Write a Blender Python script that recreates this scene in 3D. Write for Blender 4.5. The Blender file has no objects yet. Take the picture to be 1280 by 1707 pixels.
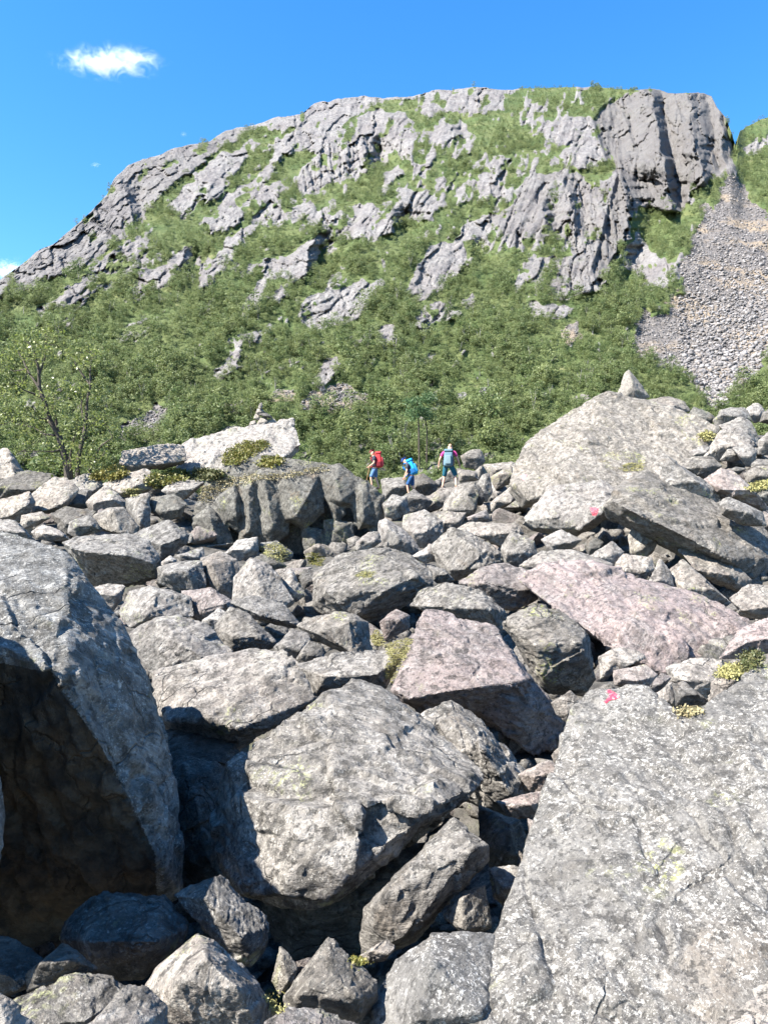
import time as _T; _t0 = _T.time()
import bpy, bmesh, math, random
import numpy as np
from mathutils import Vector, Matrix

random.seed(7); np.random.seed(7)
SC = bpy.context.scene
COL = SC.collection
F = 1233.0            # focal length in photograph pixels (1280 wide)
CAMZ = 1.7
R = math.radians

# ------------------------------------------------------------------ camera, sky, sun, exposure
cam_d = bpy.data.cameras.new('camera'); cam = bpy.data.objects.new('camera', cam_d); COL.objects.link(cam)
cam.location = (0, 0, CAMZ); cam.rotation_euler = (R(90), 0, 0)
cam_d.sensor_fit = 'HORIZONTAL'; cam_d.sensor_width = 36.0; cam_d.lens = 36.0 * F / 1280
cam_d.clip_start = 0.05; cam_d.clip_end = 20000
SC.camera = cam

SUN = Vector((-0.61, -0.31, 0.73)).normalized()          # towards the sun
world = bpy.data.worlds.new('World'); SC.world = world; world.use_nodes = True
wn = world.node_tree.nodes; wl = world.node_tree.links
sky = wn.new('ShaderNodeTexSky'); sky.sky_type = 'NISHITA'; sky.sun_disc = False
sky.sun_elevation = math.asin(SUN.z); sky.sun_rotation = math.atan2(SUN.x, SUN.y)
sky.air_density = 1.0; sky.dust_density = 0.25; sky.ozone_density = 3.0; sky.altitude = 300
hs = wn.new('ShaderNodeHueSaturation'); hs.inputs['Saturation'].default_value = 1.32; hs.inputs['Value'].default_value = 1.0
wl.new(sky.outputs[0], hs.inputs['Color'])
wl.new(hs.outputs[0], wn['Background'].inputs['Color'])
wn['Background'].inputs['Strength'].default_value = 0.088
sun_d = bpy.data.lights.new('sun', 'SUN'); sun_d.energy = 5.0; sun_d.angle = R(0.5); sun_d.color = (1.0, 0.95, 0.87)
sun = bpy.data.objects.new('sun', sun_d); COL.objects.link(sun); sun.location = (-30, -10, 60)
sun.rotation_euler = SUN.to_track_quat('Z', 'Y').to_euler()
SC.view_settings.view_transform = 'Standard'; SC.view_settings.look = 'None'
SC.view_settings.exposure = 2.03; SC.view_settings.gamma = 1.0; SC.view_settings.use_curve_mapping = False
SC.render.engine = 'CYCLES'
SC.cycles.max_bounces = 5; SC.cycles.diffuse_bounces = 2; SC.cycles.glossy_bounces = 2
SC.cycles.transmission_bounces = 3; SC.cycles.volume_bounces = 1; SC.cycles.transparent_max_bounces = 6
SC.cycles.use_denoising = True

# ------------------------------------------------------------------ helpers
def at(px, py, Y):
    """world point on the line of sight of photograph pixel (px,py) at distance Y"""
    return Vector(((px - 640) / F * Y, Y, CAMZ + (853.5 - py) / F * Y))

def tag(o, label=None, cat=None, group=None, kind=None):
    if label: o['label'] = label
    if cat: o['category'] = cat
    if group: o['group'] = group
    if kind: o['kind'] = kind
    return o

def link(o, parent=None):
    COL.objects.link(o)
    if parent is not None: o.parent = parent
    return o

def empty(name, loc=(0, 0, 0), rz=0.0):
    o = bpy.data.objects.new(name, None); o.empty_display_size = 0.1
    o.location = loc; o.rotation_euler = (0, 0, rz)
    return link(o)

def mesh_np(name, V, faces_n, loops, mat=None, smooth=True):
    """mesh from numpy: V (n,3), faces_n verts per face (int array or scalar), loops flat index array"""
    me = bpy.data.meshes.new(name)
    V = np.asarray(V, np.float32); loops = np.asarray(loops, np.int32).ravel()
    nf = len(loops) // faces_n
    me.vertices.add(len(V)); me.vertices.foreach_set('co', V.ravel())
    me.loops.add(len(loops)); me.loops.foreach_set('vertex_index', loops)
    me.polygons.add(nf)
    me.polygons.foreach_set('loop_start', np.arange(nf, dtype=np.int32) * faces_n)
    me.polygons.foreach_set('loop_total', np.full(nf, faces_n, np.int32))
    me.update(calc_edges=True)
    if smooth: me.polygons.foreach_set('use_smooth', np.ones(nf, bool))
    if mat: me.materials.append(mat)
    me.validate(); return me

# ------------------------------------------------------------------ numpy noise
def _h(ix, iy, iz, s):
    h = (ix * 374761393 + iy * 668265263 + iz * 1274126177 + s * 362437) & 0xffffffff
    h = ((h ^ (h >> 13)) * 1274126177) & 0xffffffff
    h = ((h ^ (h >> 15)) * 2246822519) & 0xffffffff
    return (h ^ (h >> 16)) / 4294967296.0

def vnoise(P, s=0):
    P = np.asarray(P, np.float64); i = np.floor(P).astype(np.int64); f = P - i
    u = f * f * f * (f * (f * 6 - 15) + 10)
    x, y, z = i[:, 0], i[:, 1], i[:, 2]; ux, uy, uz = u[:, 0], u[:, 1], u[:, 2]
    def L(a, b, t): return a + (b - a) * t
    c00 = L(_h(x, y, z, s), _h(x + 1, y, z, s), ux); c10 = L(_h(x, y + 1, z, s), _h(x + 1, y + 1, z, s), ux)
    c01 = L(_h(x, y, z + 1, s), _h(x + 1, y, z + 1, s), ux); c11 = L(_h(x, y + 1, z + 1, s), _h(x + 1, y + 1, z + 1, s), ux)
    return L(L(c00, c10, uy), L(c01, c11, uy), uz) * 2 - 1

def fbm(P, o=4, s=0, g=0.5):
    a, t, r = 1.0, 0.0, np.zeros(len(P)); Q = np.array(P, np.float64)
    for k in range(o):
        r += a * vnoise(Q, s + k * 17); t += a; a *= g; Q = Q * 2.03 + 11.3
    return r / t

def worley(P, s=0):
    P = np.asarray(P, np.float64); i = np.floor(P).astype(np.int64)
    n = len(P); f1 = np.full(n, 9.0); f2 = np.full(n, 9.0); idr = np.zeros(n)
    for dx in (-1, 0, 1):
        for dy in (-1, 0, 1):
            for dz in (-1, 0, 1):
                c = i + (dx, dy, dz)
                a = _h(c[:, 0], c[:, 1], c[:, 2], s)
                b = _h(c[:, 0], c[:, 1], c[:, 2], s + 7); d = _h(c[:, 0], c[:, 1], c[:, 2], s + 13)
                q = c + np.stack((a, b, d), 1) - P
                m = np.sqrt((q * q).sum(1))
                lt = m < f1
                f2 = np.where(lt, f1, np.minimum(f2, m)); f1 = np.where(lt, m, f1)
                idr = np.where(lt, (a * 7.3 + b * 3.1 + d * 5.7) % 1.0, idr)
    return f1, f2, idr

def facets(P, s=0, tilt=1.0):
    """fracture relief: every Voronoi cell is a tilted flat plate; returns height and distance to the nearest joint"""
    P = np.asarray(P, np.float64); i = np.floor(P).astype(np.int64)
    n = len(P); f1 = np.full(n, 9.0); f2 = np.full(n, 9.0); hgt = np.zeros(n)
    for dx in (-1, 0, 1):
        for dy in (-1, 0, 1):
            for dz in (-1, 0, 1):
                c = i + (dx, dy, dz)
                a = _h(c[:, 0], c[:, 1], c[:, 2], s); b = _h(c[:, 0], c[:, 1], c[:, 2], s + 7); d = _h(c[:, 0], c[:, 1], c[:, 2], s + 13)
                q = c + np.stack((a, b, d), 1) - P
                m = np.sqrt((q * q).sum(1)); lt = m < f1
                e = (a * 7.3 + b * 3.1 + d * 5.7) % 1.0 - .5
                hh = e + tilt * (q[:, 0] * ((a * 17.1) % 1 - .5) + q[:, 1] * ((b * 23.7) % 1 - .5) + q[:, 2] * ((d * 19.9) % 1 - .5)) * 2
                f2 = np.where(lt, f1, np.minimum(f2, m)); f1 = np.where(lt, m, f1); hgt = np.where(lt, hh, hgt)
    return hgt, f2 - f1

def sstep(a, b, x):
    t = np.clip((x - a) / (b - a), 0, 1); return t * t * (3 - 2 * t)

# ------------------------------------------------------------------ node helpers
class NT:
    def __init__(self, mat):
        self.t = mat.node_tree; self.n = self.t.nodes; self.l = self.t.links
    def node(self, typ, **kw):
        o = self.n.new(typ)
        for k, v in kw.items(): setattr(o, k, v)
        return o
    def put(self, sock, v):
        if hasattr(v, 'is_output'): self.l.new(v, sock)
        else: sock.default_value = v
    def noise(self, vec, scale, detail=4, rough=0.55, dist=0.0):
        o = self.node('ShaderNodeTexNoise'); self.put(o.inputs['Vector'], vec)
        o.inputs['Scale'].default_value = scale; o.inputs['Detail'].default_value = detail
        o.inputs['Roughness'].default_value = rough; o.inputs['Distortion'].default_value = dist
        return o.outputs[0]
    def voro(self, vec, scale, feature='F1', out=0):
        o = self.node('ShaderNodeTexVoronoi', feature=feature); self.put(o.inputs['Vector'], vec)
        o.inputs['Scale'].default_value = scale
        return o.outputs[out]
    def map(self, vec, scale=(1, 1, 1), rot=(0, 0, 0), loc=(0, 0, 0)):
        o = self.node('ShaderNodeMapping'); self.put(o.inputs['Vector'], vec)
        o.inputs['Scale'].default_value = scale; o.inputs['Rotation'].default_value = rot; self.put(o.inputs['Location'], loc)
        return o.outputs[0]
    def math(self, op, a, b=0.0, clamp=False):
        o = self.node('ShaderNodeMath', operation=op); o.use_clamp = clamp
        self.put(o.inputs[0], a); self.put(o.inputs[1], b); return o.outputs[0]
    def ramp(self, v, a, b, lo=0.0, hi=1.0):
        o = self.node('ShaderNodeMapRange'); o.clamp = True; o.interpolation_type = 'SMOOTHSTEP'
        self.put(o.inputs[0], v); self.put(o.inputs[1], a); self.put(o.inputs[2], b)
        o.inputs[3].default_value = lo; o.inputs[4].default_value = hi; return o.outputs[0]
    def mix(self, f, a, b, mode='MIX'):
        o = self.node('ShaderNodeMix', data_type='RGBA', blend_type=mode)
        self.put(o.inputs[0], f)
        for s, v in ((6, a), (7, b)):
            self.put(o.inputs[s], v if hasattr(v, 'is_output') else (v[0], v[1], v[2], 1.0))
        return o.outputs[2]
    def attr(self, name):
        o = self.node('ShaderNodeAttribute'); o.attribute_name = name; return o.outputs['Fac']

def new_mat(name):
    m = bpy.data.materials.new(name); m.use_nodes = True
    return m, NT(m), m.node_tree.nodes['Principled BSDF']

def plain(name, col, rough=0.7, nz=0.12, scale=60):
    m, t, p = new_mat(name)
    tc = t.node('ShaderNodeTexCoord').outputs['Object']
    v = t.noise(tc, scale, 3)
    c = t.mix(t.ramp(v, .3, .7), [x * (1 - nz) for x in col], [min(1, x * (1 + nz)) for x in col])
    t.l.new(c, p.inputs['Base Color']); p.inputs['Roughness'].default_value = rough
    p.inputs['Specular IOR Level'].default_value = 0.3
    return m

def rock_mat(name, base, dark, light, spots=0.5, streak=0.5, pink=0.0, warm=0.25, bump=1.0, stain_shade=False, fine=1.0):
    """weathered gneiss: foliation streaks, pale and dark crusts of lichen, rust, a little yellow-green lichen"""
    m, t, p = new_mat(name)
    tc = t.node('ShaderNodeTexCoord').outputs['Object']
    rnd = t.node('ShaderNodeObjectInfo').outputs['Random']
    off = t.node('ShaderNodeCombineXYZ'); t.put(off.inputs[0], t.math('MULTIPLY', rnd, 37.0)); t.put(off.inputs[1], t.math('MULTIPLY', rnd, 91.0))
    t.put(off.inputs[2], t.math('MULTIPLY', rnd, 13.0))
    add = t.node('ShaderNodeVectorMath', operation='ADD'); t.l.new(tc, add.inputs[0]); t.l.new(off.outputs[0], add.inputs[1])
    v = add.outputs[0]
    ang = t.node('ShaderNodeVectorRotate', rotation_type='AXIS_ANGLE'); t.l.new(v, ang.inputs['Vector'])
    ang.inputs['Axis'].default_value = (0.3, 0.8, 0.52); t.put(ang.inputs['Angle'], t.math('MULTIPLY', rnd, 3.0))
    st = t.map(ang.outputs[0], (1.6, 1.6, 13.0))
    n_big = t.noise(v, 1.6, 5, .6)
    n_mid = t.noise(v, 7, 6, .65)
    n_st = t.noise(st, 2.6, 7, .68, .12)
    n_fin = t.noise(v, 38, 5, .7)
    c = t.mix(t.ramp(n_big, .35, .65), base, [x * .62 for x in base])
    c = t.mix(t.ramp(n_mid, .42, .62, 0, .8), c, dark)
    c = t.mix(t.ramp(n_st, .50, .66, 0, streak), c, dark)
    c = t.mix(t.ramp(n_st, .46, .36, 0, streak * .55), c, light)
    c = t.mix(t.ramp(t.noise(v, 2.3, 4, .6, .4), .56, .72, 0, warm), c, (.19, .135, .085))
    if pink: c = t.mix(t.ramp(t.noise(v, 1.9, 5, .6), .36, .60, 0, pink), c, (.285, .20, .182))
    # crusts of pale lichen at two sizes, only in patches
    patch = t.ramp(t.noise(v, 2.6, 4, .6), .40, .60)
    w1 = t.ramp(t.noise(v, 24 * fine, 5, .76), .545, .60)
    w2 = t.ramp(t.noise(v, 70 * fine, 4, .7), .57, .63)
    ws = t.math('MULTIPLY', t.math('MAXIMUM', w1, t.math('MULTIPLY', w2, .8)), t.math('ADD', t.math('MULTIPLY', patch, .75), .25))
    c = t.mix(t.math('MULTIPLY', ws, spots), c, light)
    bs = t.ramp(t.noise(v, 30 * fine, 5, .75), .545, .63, 0, .8)
    c = t.mix(bs, c, [x * .55 for x in dark])
    c = t.mix(t.ramp(n_fin, .35, .7, 0, .35), c, [x * .8 for x in dark])
    dk = t.ramp(t.noise(v, 12 * min(fine, 1.3), 7, .78), .535, .63, 0, .8)
    c = t.mix(dk, c, [x * .7 for x in dark])
    c = t.mix(t.ramp(t.noise(v, 4.2, 6, .7), .54, .68, 0, .55), c, [x * .8 for x in dark])
    yl = t.math('MULTIPLY', t.ramp(t.noise(v, 1.7, 3, .5), .58, .72), t.ramp(t.noise(v, 21, 4, .7), .50, .62, 0, .7))
    c = t.mix(yl, c, (.32, .335, .12))
    ck = t.node('ShaderNodeTexVoronoi', feature='DISTANCE_TO_EDGE'); ck.inputs['Scale'].default_value = 1.0
    wv_ = t.node('ShaderNodeVectorMath', operation='MULTIPLY_ADD'); t.l.new(ang.outputs[0], wv_.inputs[0]); wv_.inputs[1].default_value = (1.5, 1.5, 4.2)
    nzc = t.node('ShaderNodeTexNoise'); t.put(nzc.inputs['Vector'], v); nzc.inputs['Scale'].default_value = 2.4; nzc.inputs['Detail'].default_value = 5
    t.l.new(nzc.outputs['Color'], wv_.inputs[2]); t.l.new(wv_.outputs[0], ck.inputs['Vector'])
    crack = t.math('MULTIPLY', t.ramp(ck.outputs[0], .0, .028, 1, 0), t.ramp(t.noise(v, 1.3, 3, .5), .52, .62))
    c = t.mix(t.math('MULTIPLY', crack, .45), c, [x * .4 for x in dark])  # crack lines darkened in colour for the shade of their depth
    if stain_shade:      # sheltered brown face without lichen, colour darkened further for its deep shade
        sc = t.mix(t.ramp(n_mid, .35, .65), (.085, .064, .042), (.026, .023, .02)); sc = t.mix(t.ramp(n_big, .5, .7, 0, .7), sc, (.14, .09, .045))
        c = t.mix(t.ramp(t.math('ADD', t.attr('stain_shade'), t.math('MULTIPLY', t.math('SUBTRACT', n_mid, .5), .9)), .42, .58), c, sc)
    # each stone a little lighter or darker
    vb = t.node('ShaderNodeHueSaturation'); t.l.new(c, vb.inputs['Color'])
    t.put(vb.inputs['Value'], t.ramp(rnd, 0, 1, .86, 1.12)); t.put(vb.inputs['Saturation'], t.ramp(t.math('FRACT', t.math('MULTIPLY', rnd, 7.0)), 0, 1, .75, 1.15))
    t.l.new(vb.outputs[0], p.inputs['Base Color'])
    t.l.new(t.ramp(n_mid, .3, .7, .62, .9), p.inputs['Roughness']); p.inputs['Specular IOR Level'].default_value = 0.35
    hgt = t.math('ADD', t.math('MULTIPLY', n_mid, .9), t.math('MULTIPLY', n_st, .6))
    hgt = t.math('ADD', hgt, t.math('MULTIPLY', n_fin, .35))
    hgt = t.math('ADD', hgt, t.math('MULTIPLY', t.noise(v, 110, 3, .7), .12))
    hgt = t.math('SUBTRACT', hgt, t.math('MULTIPLY', dk, .25))
    hgt = t.math('SUBTRACT', hgt, t.math('MULTIPLY', crack, .55))
    bp = t.node('ShaderNodeBump'); bp.inputs['Strength'].default_value = 1.0 * bump; bp.inputs['Distance'].default_value = 0.045
    t.l.new(hgt, bp.inputs['Height']); t.l.new(bp.outputs[0], p.inputs['Normal'])
    return m

M = {
    'grey': rock_mat('grey_rock', (.232, .211, .186), (.066, .059, .051), (.49, .46, .405), .75, .55),
    'pale': rock_mat('pale_rock', (.292, .265, .230), (.092, .082, .071), (.52, .487, .43), .7, .5, .1),
    'pink': rock_mat('pink_rock', (.240, .212, .194), (.088, .075, .067), (.48, .45, .405), .65, .5, .25, .15),
    'rose': rock_mat('rose_rock', (.262, .212, .194), (.092, .074, .067), (.49, .45, .41), .6, .45, .5, .12),
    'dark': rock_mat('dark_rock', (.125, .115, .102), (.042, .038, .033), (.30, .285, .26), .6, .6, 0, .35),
    'crag': rock_mat('crag_rock', (.155, .148, .13), (.05, .046, .041), (.36, .345, .30), .6, .35, 0, .45),
    'speck': rock_mat('speckled_rock', (.172, .163, .150), (.085, .079, .072), (.52, .50, .46), .85, .12, 0, .2, .8, fine=1.7),
    'stain_shade': rock_mat('brown_stained_shaded_rock', (.24, .235, .222), (.075, .071, .064), (.52, .515, .49), .85, .7, 0, .3, stain_shade=True),
}

def leaf_mat(name, cols, trans=0.3, var=0.35, rough=0.55):
    m, t, p = new_mat(name)
    rnd = t.node('ShaderNodeObjectInfo').outputs['Random']
    geo = t.node('ShaderNodeNewGeometry').outputs['Random Per Island']
    c = t.mix(t.ramp(rnd, 0, 1), cols[0], cols[1])
    c = t.mix(t.ramp(geo, 0.2, 1.0, 0, .8), c, cols[2])
    p.inputs['Roughness'].default_value = rough; p.inputs['Specular IOR Level'].default_value = 0.35
    t.l.new(c, p.inputs['Base Color'])
    tr = t.node('ShaderNodeBsdfTranslucent'); t.l.new(c, tr.inputs['Color'])
    mx = t.node('ShaderNodeMixShader'); mx.inputs[0].default_value = trans
    t.l.new(p.outputs[0], mx.inputs[1]); t.l.new(tr.outputs[0], mx.inputs[2])
    t.l.new(mx.outputs[0], t.n['Material Output'].inputs['Surface'])
    return m
print('T1', round(_T.time() - _t0, 1))
# ------------------------------------------------------------------ the mountain
def in_poly(px, py, poly):
    r = np.zeros(px.shape, bool); n = len(poly)
    for k in range(n):
        x0, y0 = poly[k]; x1, y1 = poly[(k + 1) % n]
        if y0 == y1: continue
        c = (y0 > py) != (y1 > py)
        r ^= c & (px < (x1 - x0) * (py - y0) / (y1 - y0) + x0)
    return r

CREST = [(-420, 690), (-200, 575), (0, 466), (30, 443), (60, 420), (100, 398), (150, 355), (178, 326), (190, 300), (215, 273), (250, 262), (300, 246), (350, 235),
         (375, 218), (420, 206), (450, 197), (500, 190), (525, 173), (560, 163), (610, 157), (640, 164), (680, 162), (730, 150), (780, 147), (830, 149),
         (870, 146), (940, 142), (1000, 145), (1040, 150), (1070, 150), (1090, 147), (1110, 152), (1150, 153), (1185, 157), (1195, 178), (1210, 195),
         (1221, 225), (1227, 246), (1233, 216), (1260, 203), (1280, 195), (1350, 172), (1460, 150), (1700, 140)]
ROCKS = [
    [(0, 455), (60, 415), (150, 350), (185, 310), (200, 280), (260, 258), (345, 232), (410, 208), (402, 232), (345, 262), (330, 285), (295, 300), (270, 320), (262, 345), (220, 372), (205, 395), (165, 425), (135, 445), (95, 462), (60, 480), (0, 490), (-60, 520), (-60, 480)],
    [(285, 340), (330, 300), (370, 255), (415, 245), (418, 265), (385, 290), (370, 315), (330, 345), (300, 362), (285, 357)],
    [(60, 520), (110, 480), (190, 420), (235, 395), (200, 428), (110, 503), (70, 532)],
    [(345, 370), (395, 338), (402, 355), (375, 387), (345, 397)],
    [(215, 490), (235, 460), (290, 420), (320, 406), (318, 432), (280, 477), (240, 494), (220, 499)],
    [(160, 480), (220, 445), (260, 423), (235, 447), (190, 477), (165, 494)],
    [(330, 480), (345, 440), (390, 385), (430, 360), (470, 328), (467, 347), (430, 377), (402, 410), (390, 442), (350, 472)],
    [(440, 200), (490, 188), (530, 170), (610, 155), (640, 163), (600, 187), (560, 217), (545, 242), (520, 257), (470, 250), (450, 300), (435, 322), (428, 300), (455, 260), (470, 215)],
    [(490, 302), (520, 265), (545, 240), (590, 228), (620, 233), (640, 250), (642, 272), (600, 283), (570, 302), (520, 322), (500, 320)],
    [(590, 225), (600, 195), (640, 180), (680, 190), (690, 215), (660, 237), (640, 252), (615, 232)],
    [(435, 457), (440, 433), (470, 428), (500, 408), (530, 383), (560, 368), (600, 343), (627, 343), (642, 365), (652, 387), (600, 402), (540, 407), (530, 442), (500, 467), (460, 467)],
    [(500, 532), (510, 500), (560, 480), (600, 468), (642, 463), (617, 512), (590, 532), (540, 547), (510, 547)],
    [(400, 512), (430, 470), (452, 463), (442, 502), (415, 517)], [(455, 502), (470, 478), (487, 490), (470, 512)],
    [(180, 562), (220, 538), (272, 516), (257, 537), (200, 564)],
    [(350, 627), (380, 598), (402, 588), (402, 607), (370, 637)], [(520, 642), (535, 603), (562, 598), (562, 622), (540, 652)],
    [(636, 292), (660, 276), (682, 290), (640, 307)],
    [(668, 482), (690, 448), (730, 408), (765, 393), (782, 430), (760, 462), (720, 492), (690, 502)],
    [(690, 542), (720, 508), (780, 493), (792, 510), (750, 532), (700, 552)],
    [(768, 402), (775, 368), (812, 358), (827, 380), (800, 402), (780, 407)], [(698, 602), (710, 586), (732, 590), (720, 612)],
    [(800, 367), (850, 338), (870, 308), (900, 288), (960, 286), (1000, 308), (1035, 288), (1047, 320), (1042, 372), (1022, 412), (1002, 442), (992, 482), (960, 497), (920, 492), (880, 462), (868, 440), (920, 428), (958, 420), (940, 392), (880, 402), (830, 387)],
    [(990, 200), (1005, 178), (1030, 158), (1080, 146), (1190, 150), (1224, 235), (1227, 262), (1200, 287), (1150, 322), (1140, 352), (1110, 352), (1080, 342), (1050, 332), (1030, 290), (1010, 260)],
    [(1030, 290), (1060, 332), (1042, 400), (1022, 442), (1000, 482), (988, 450)],
    [(1045, 432), (1060, 390), (1090, 420), (1112, 450), (1112, 482), (1085, 477), (1060, 462)],
    [(712, 232), (740, 198), (772, 203), (792, 232), (745, 242)], [(700, 182), (740, 153), (800, 148), (842, 163), (842, 187), (780, 182), (720, 197)],
    [(862, 182), (915, 163), (922, 185), (880, 197)], [(638, 335), (680, 318), (732, 328), (722, 362), (680, 367), (650, 362)],
    [(925, 262), (950, 238), (1000, 235), (1010, 270), (960, 282)], [(900, 215), (960, 190), (995, 205), (980, 235), (930, 240)], [(1238, 247), (1280, 213), (1330, 205), (1330, 228), (1262, 252)],
    [(880, 505), (930, 500), (960, 515), (930, 530), (890, 525)], [(620, 555), (650, 540), (660, 560), (635, 575)], [(655, 240), (690, 225), (700, 255), (665, 268)],
    [(800, 290), (830, 300), (835, 330), (805, 325)], [(100, 500), (150, 480), (165, 495), (115, 520)],
]
SCREE = [(1218, 280), (1229, 280), (1247, 318), (1292, 358), (1420, 430), (1420, 600), (1300, 590), (1275, 606), (1240, 642), (1225, 664), (1180, 668), (1165, 640), (1130, 625), (1085, 600), (1058, 580), (1060, 545), (1070, 515), (1110, 522), (1125, 490), (1130, 450), (1150, 400), (1165, 360), (1200, 310)]
GRAVEL = [[(495, 682), (530, 655), (560, 640), (622, 650), (602, 682), (520, 695)], [(195, 728), (240, 690), (282, 680), (272, 707), (220, 738)], [(930, 560), (960, 535), (975, 560), (950, 575)], [(440, 672), (470, 655), (500, 650), (490, 672)]]

NX, NV = 1000, 400
gx = np.linspace(-190, 1470, NX)
cr = np.interp(gx, [c[0] for c in CREST], [c[1] for c in CREST])
crn = fbm(np.stack((gx / 22, gx * 0, gx * 0), 1), 4, 5) * 4.5
cr = cr + crn * np.where((gx > 1185) & (gx < 1235), .3, 1)
BOT = 842.0
vv = np.linspace(0, 1, NV) ** 1.06
PX = np.repeat(gx[None, :], NV, 0); PY = cr[None, :] + (BOT - cr[None, :]) * vv[:, None]

def mnoise(x, y, s, o=4): return fbm(np.stack((x.ravel(), y.ravel(), np.zeros(x.size)), 1), o, s).reshape(x.shape)
wx = PX + mnoise(PX / 26, PY / 26, 31) * 15 + mnoise(PX / 7, PY / 7, 35, 2) * 4
wy = PY + mnoise(PX / 26, PY / 26, 33) * 13 + mnoise(PX / 7, PY / 7, 37, 2) * 4
rock = np.zeros(PX.shape)
for poly in ROCKS: rock = np.maximum(rock, in_poly(wx, wy, poly))
scree = in_poly(PX + (wx - PX) * 1.5, PY + (wy - PY) * 1.5, SCREE).astype(float)
gravel = np.zeros(PX.shape)
for poly in GRAVEL: gravel = np.maximum(gravel, in_poly(wx, wy, poly))
# streak frame: strata run down to the left on the left half, upright on the right
ang = np.interp(gx, [0, 550, 800, 980, 1280], [R(38), R(40), R(58), R(82), R(80)])[None, :]
su = PX * np.cos(ang) - PY * np.sin(ang); sv = PX * np.sin(ang) + PY * np.cos(ang)
n1 = mnoise(su / 60, sv / 14, 51, 4)
n2 = mnoise(su / 24, sv / 5.5, 57, 4)
n3 = mnoise(PX / 9, PY / 9, 61, 4)
nb = mnoise(PX / 55, PY / 40, 67, 4)
upper = sstep(620, 330, PY)
extra = ((n1 * .55 + nb * .9 + n3 * .25 + upper * .22) > .44).astype(float)
extra2 = ((n3 * .8 + n2 * .5 + upper * .10) > .43).astype(float)
crest_rock = ((PY - cr[None, :] < 5 + nb * 14) & (PX < 860)).astype(float)
rgt = 1 - sstep(1226, 1232, PX)
rock = np.maximum.reduce([rock, extra * rgt, extra2 * .9 * rgt, crest_rock])
veg_in = ((n1 * .7 + n3 * .7 + nb * .3) > .43)                                 # ledges of scrub inside the rock
big_cliff = in_poly(PX, PY, ROCKS[23]) | in_poly(PX, PY, ROCKS[24])
rock = np.where(veg_in & ~big_cliff, 0.0, rock); rock *= (1 - np.maximum(scree, gravel))
def blur(a, n=1):
    for _ in range(n):
        p = np.pad(a, 1, mode='edge')
        a = (p[1:-1, :-2] + p[1:-1, 2:] + p[:-2, 1:-1] + p[2:, 1:-1] + 2 * p[1:-1, 1:-1]) / 6
    return a
rock_s = blur(rock, 2)
# outcrops rise gently from the left and break off steeply on the right and below
bul = np.zeros(PX.shape); b = np.zeros(NV)
for k in range(NX):
    m = rock_s[:, k]; b = np.where(m > b, b + (m - b) * .055, b + (m - b) * .42); bul[:, k] = b
bv = np.zeros(NX); bul2 = np.zeros(PX.shape)
for k in range(NV):
    m = rock_s[k]; bv = np.where(m > bv, bv + (m - bv) * .08, bv + (m - bv) * .4); bul2[k] = bv
bul = blur((bul + bul2) * .5, 1)
TE = (853.5 - PY) / F
Ybase = 140 * .80 / (.80 - np.clip(TE, -.05, .62))
Ybase = Ybase * (1 + .05 * np.cos((PX - 500) / 420))
def fac2(x, y, sd, tilt=1.0):
    h, e = facets(np.stack((x.ravel(), y.ravel(), np.zeros(x.size) + .37), 1), sd, tilt); return h.reshape(x.shape), e.reshape(x.shape)
wu = mnoise(PX / 40, PY / 40, 131) * .5; wv = mnoise(PX / 40, PY / 40, 133) * .5
fA, eA = fac2(su / 62 + wu * 1.6, sv / 34 + wv * 1.6, 141); fB, eB = fac2(su / 24 + wu * 2, sv / 13 + wv * 2, 143); fC, eC = fac2(su / 9 + wu * 3, sv / 6 + wv * 3, 145, .8)
off = -.013 * bul - rock_s * (.013 * fA + .0045 * fB + .0020 * fC + .003 * n1 + .003 * n2 + .005 * n3)
off += rock_s * (.003 * (1 - sstep(0, .08, eA)) + .002 * (1 - sstep(0, .15, eB)))
off += -(1 - rock_s) * (.010 * nb + .004 * n3) - .022 * mnoise(PX / 130, PY / 110, 71, 3)
# upright pillars of the big cliff on the right, of the lower cliff beside its gully and of the colonnade high in the middle
bc = blur(big_cliff.astype(float), 3)
hx = PX + (PY - 200) * -.16
pA, qA = fac2(hx / 42 + mnoise(PX / 30, PY / 60, 81) * .35, PY / 210, 151, 1.2); pB, qB = fac2(hx / 15 + mnoise(PX / 20, PY / 40, 83) * .3, PY / 75, 153, 1.0); pC, qC = fac2(hx / 6, PY / 30, 155, .8)
saw = np.mod(hx / 46 + mnoise(PX / 30, PY / 60, 87) * .35, 1); saw = np.where(saw < .5, saw / .5, (1 - saw) / .5)
prof = np.interp(PX - .18 * (PY - 150) + mnoise(PX / 60, PY / 18, 171, 4) * 9, [940, 985, 1030, 1083, 1101, 1118, 1146, 1176, 1190, 1206, 1245], [.004, .004, .016, .044, .002, .014, .038, .0, .012, -.02, -.06])
off += -bc * (prof * 2.7 - .045 + .008 * pA + .009 * pB + .003 * pC - .008 * (1 - sstep(0, .12, qA)))
colm = blur(in_poly(PX, PY, ROCKS[8]).astype(float), 3)
off += -colm * (.010 * pB + .004 * pC - .010 * (1 - sstep(0, .2, qB)))
low = blur(in_poly(PX, PY, ROCKS[22]).astype(float) * (PX > 940), 3)
off += -low * (.012 * pB + .005 * pC)
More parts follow.
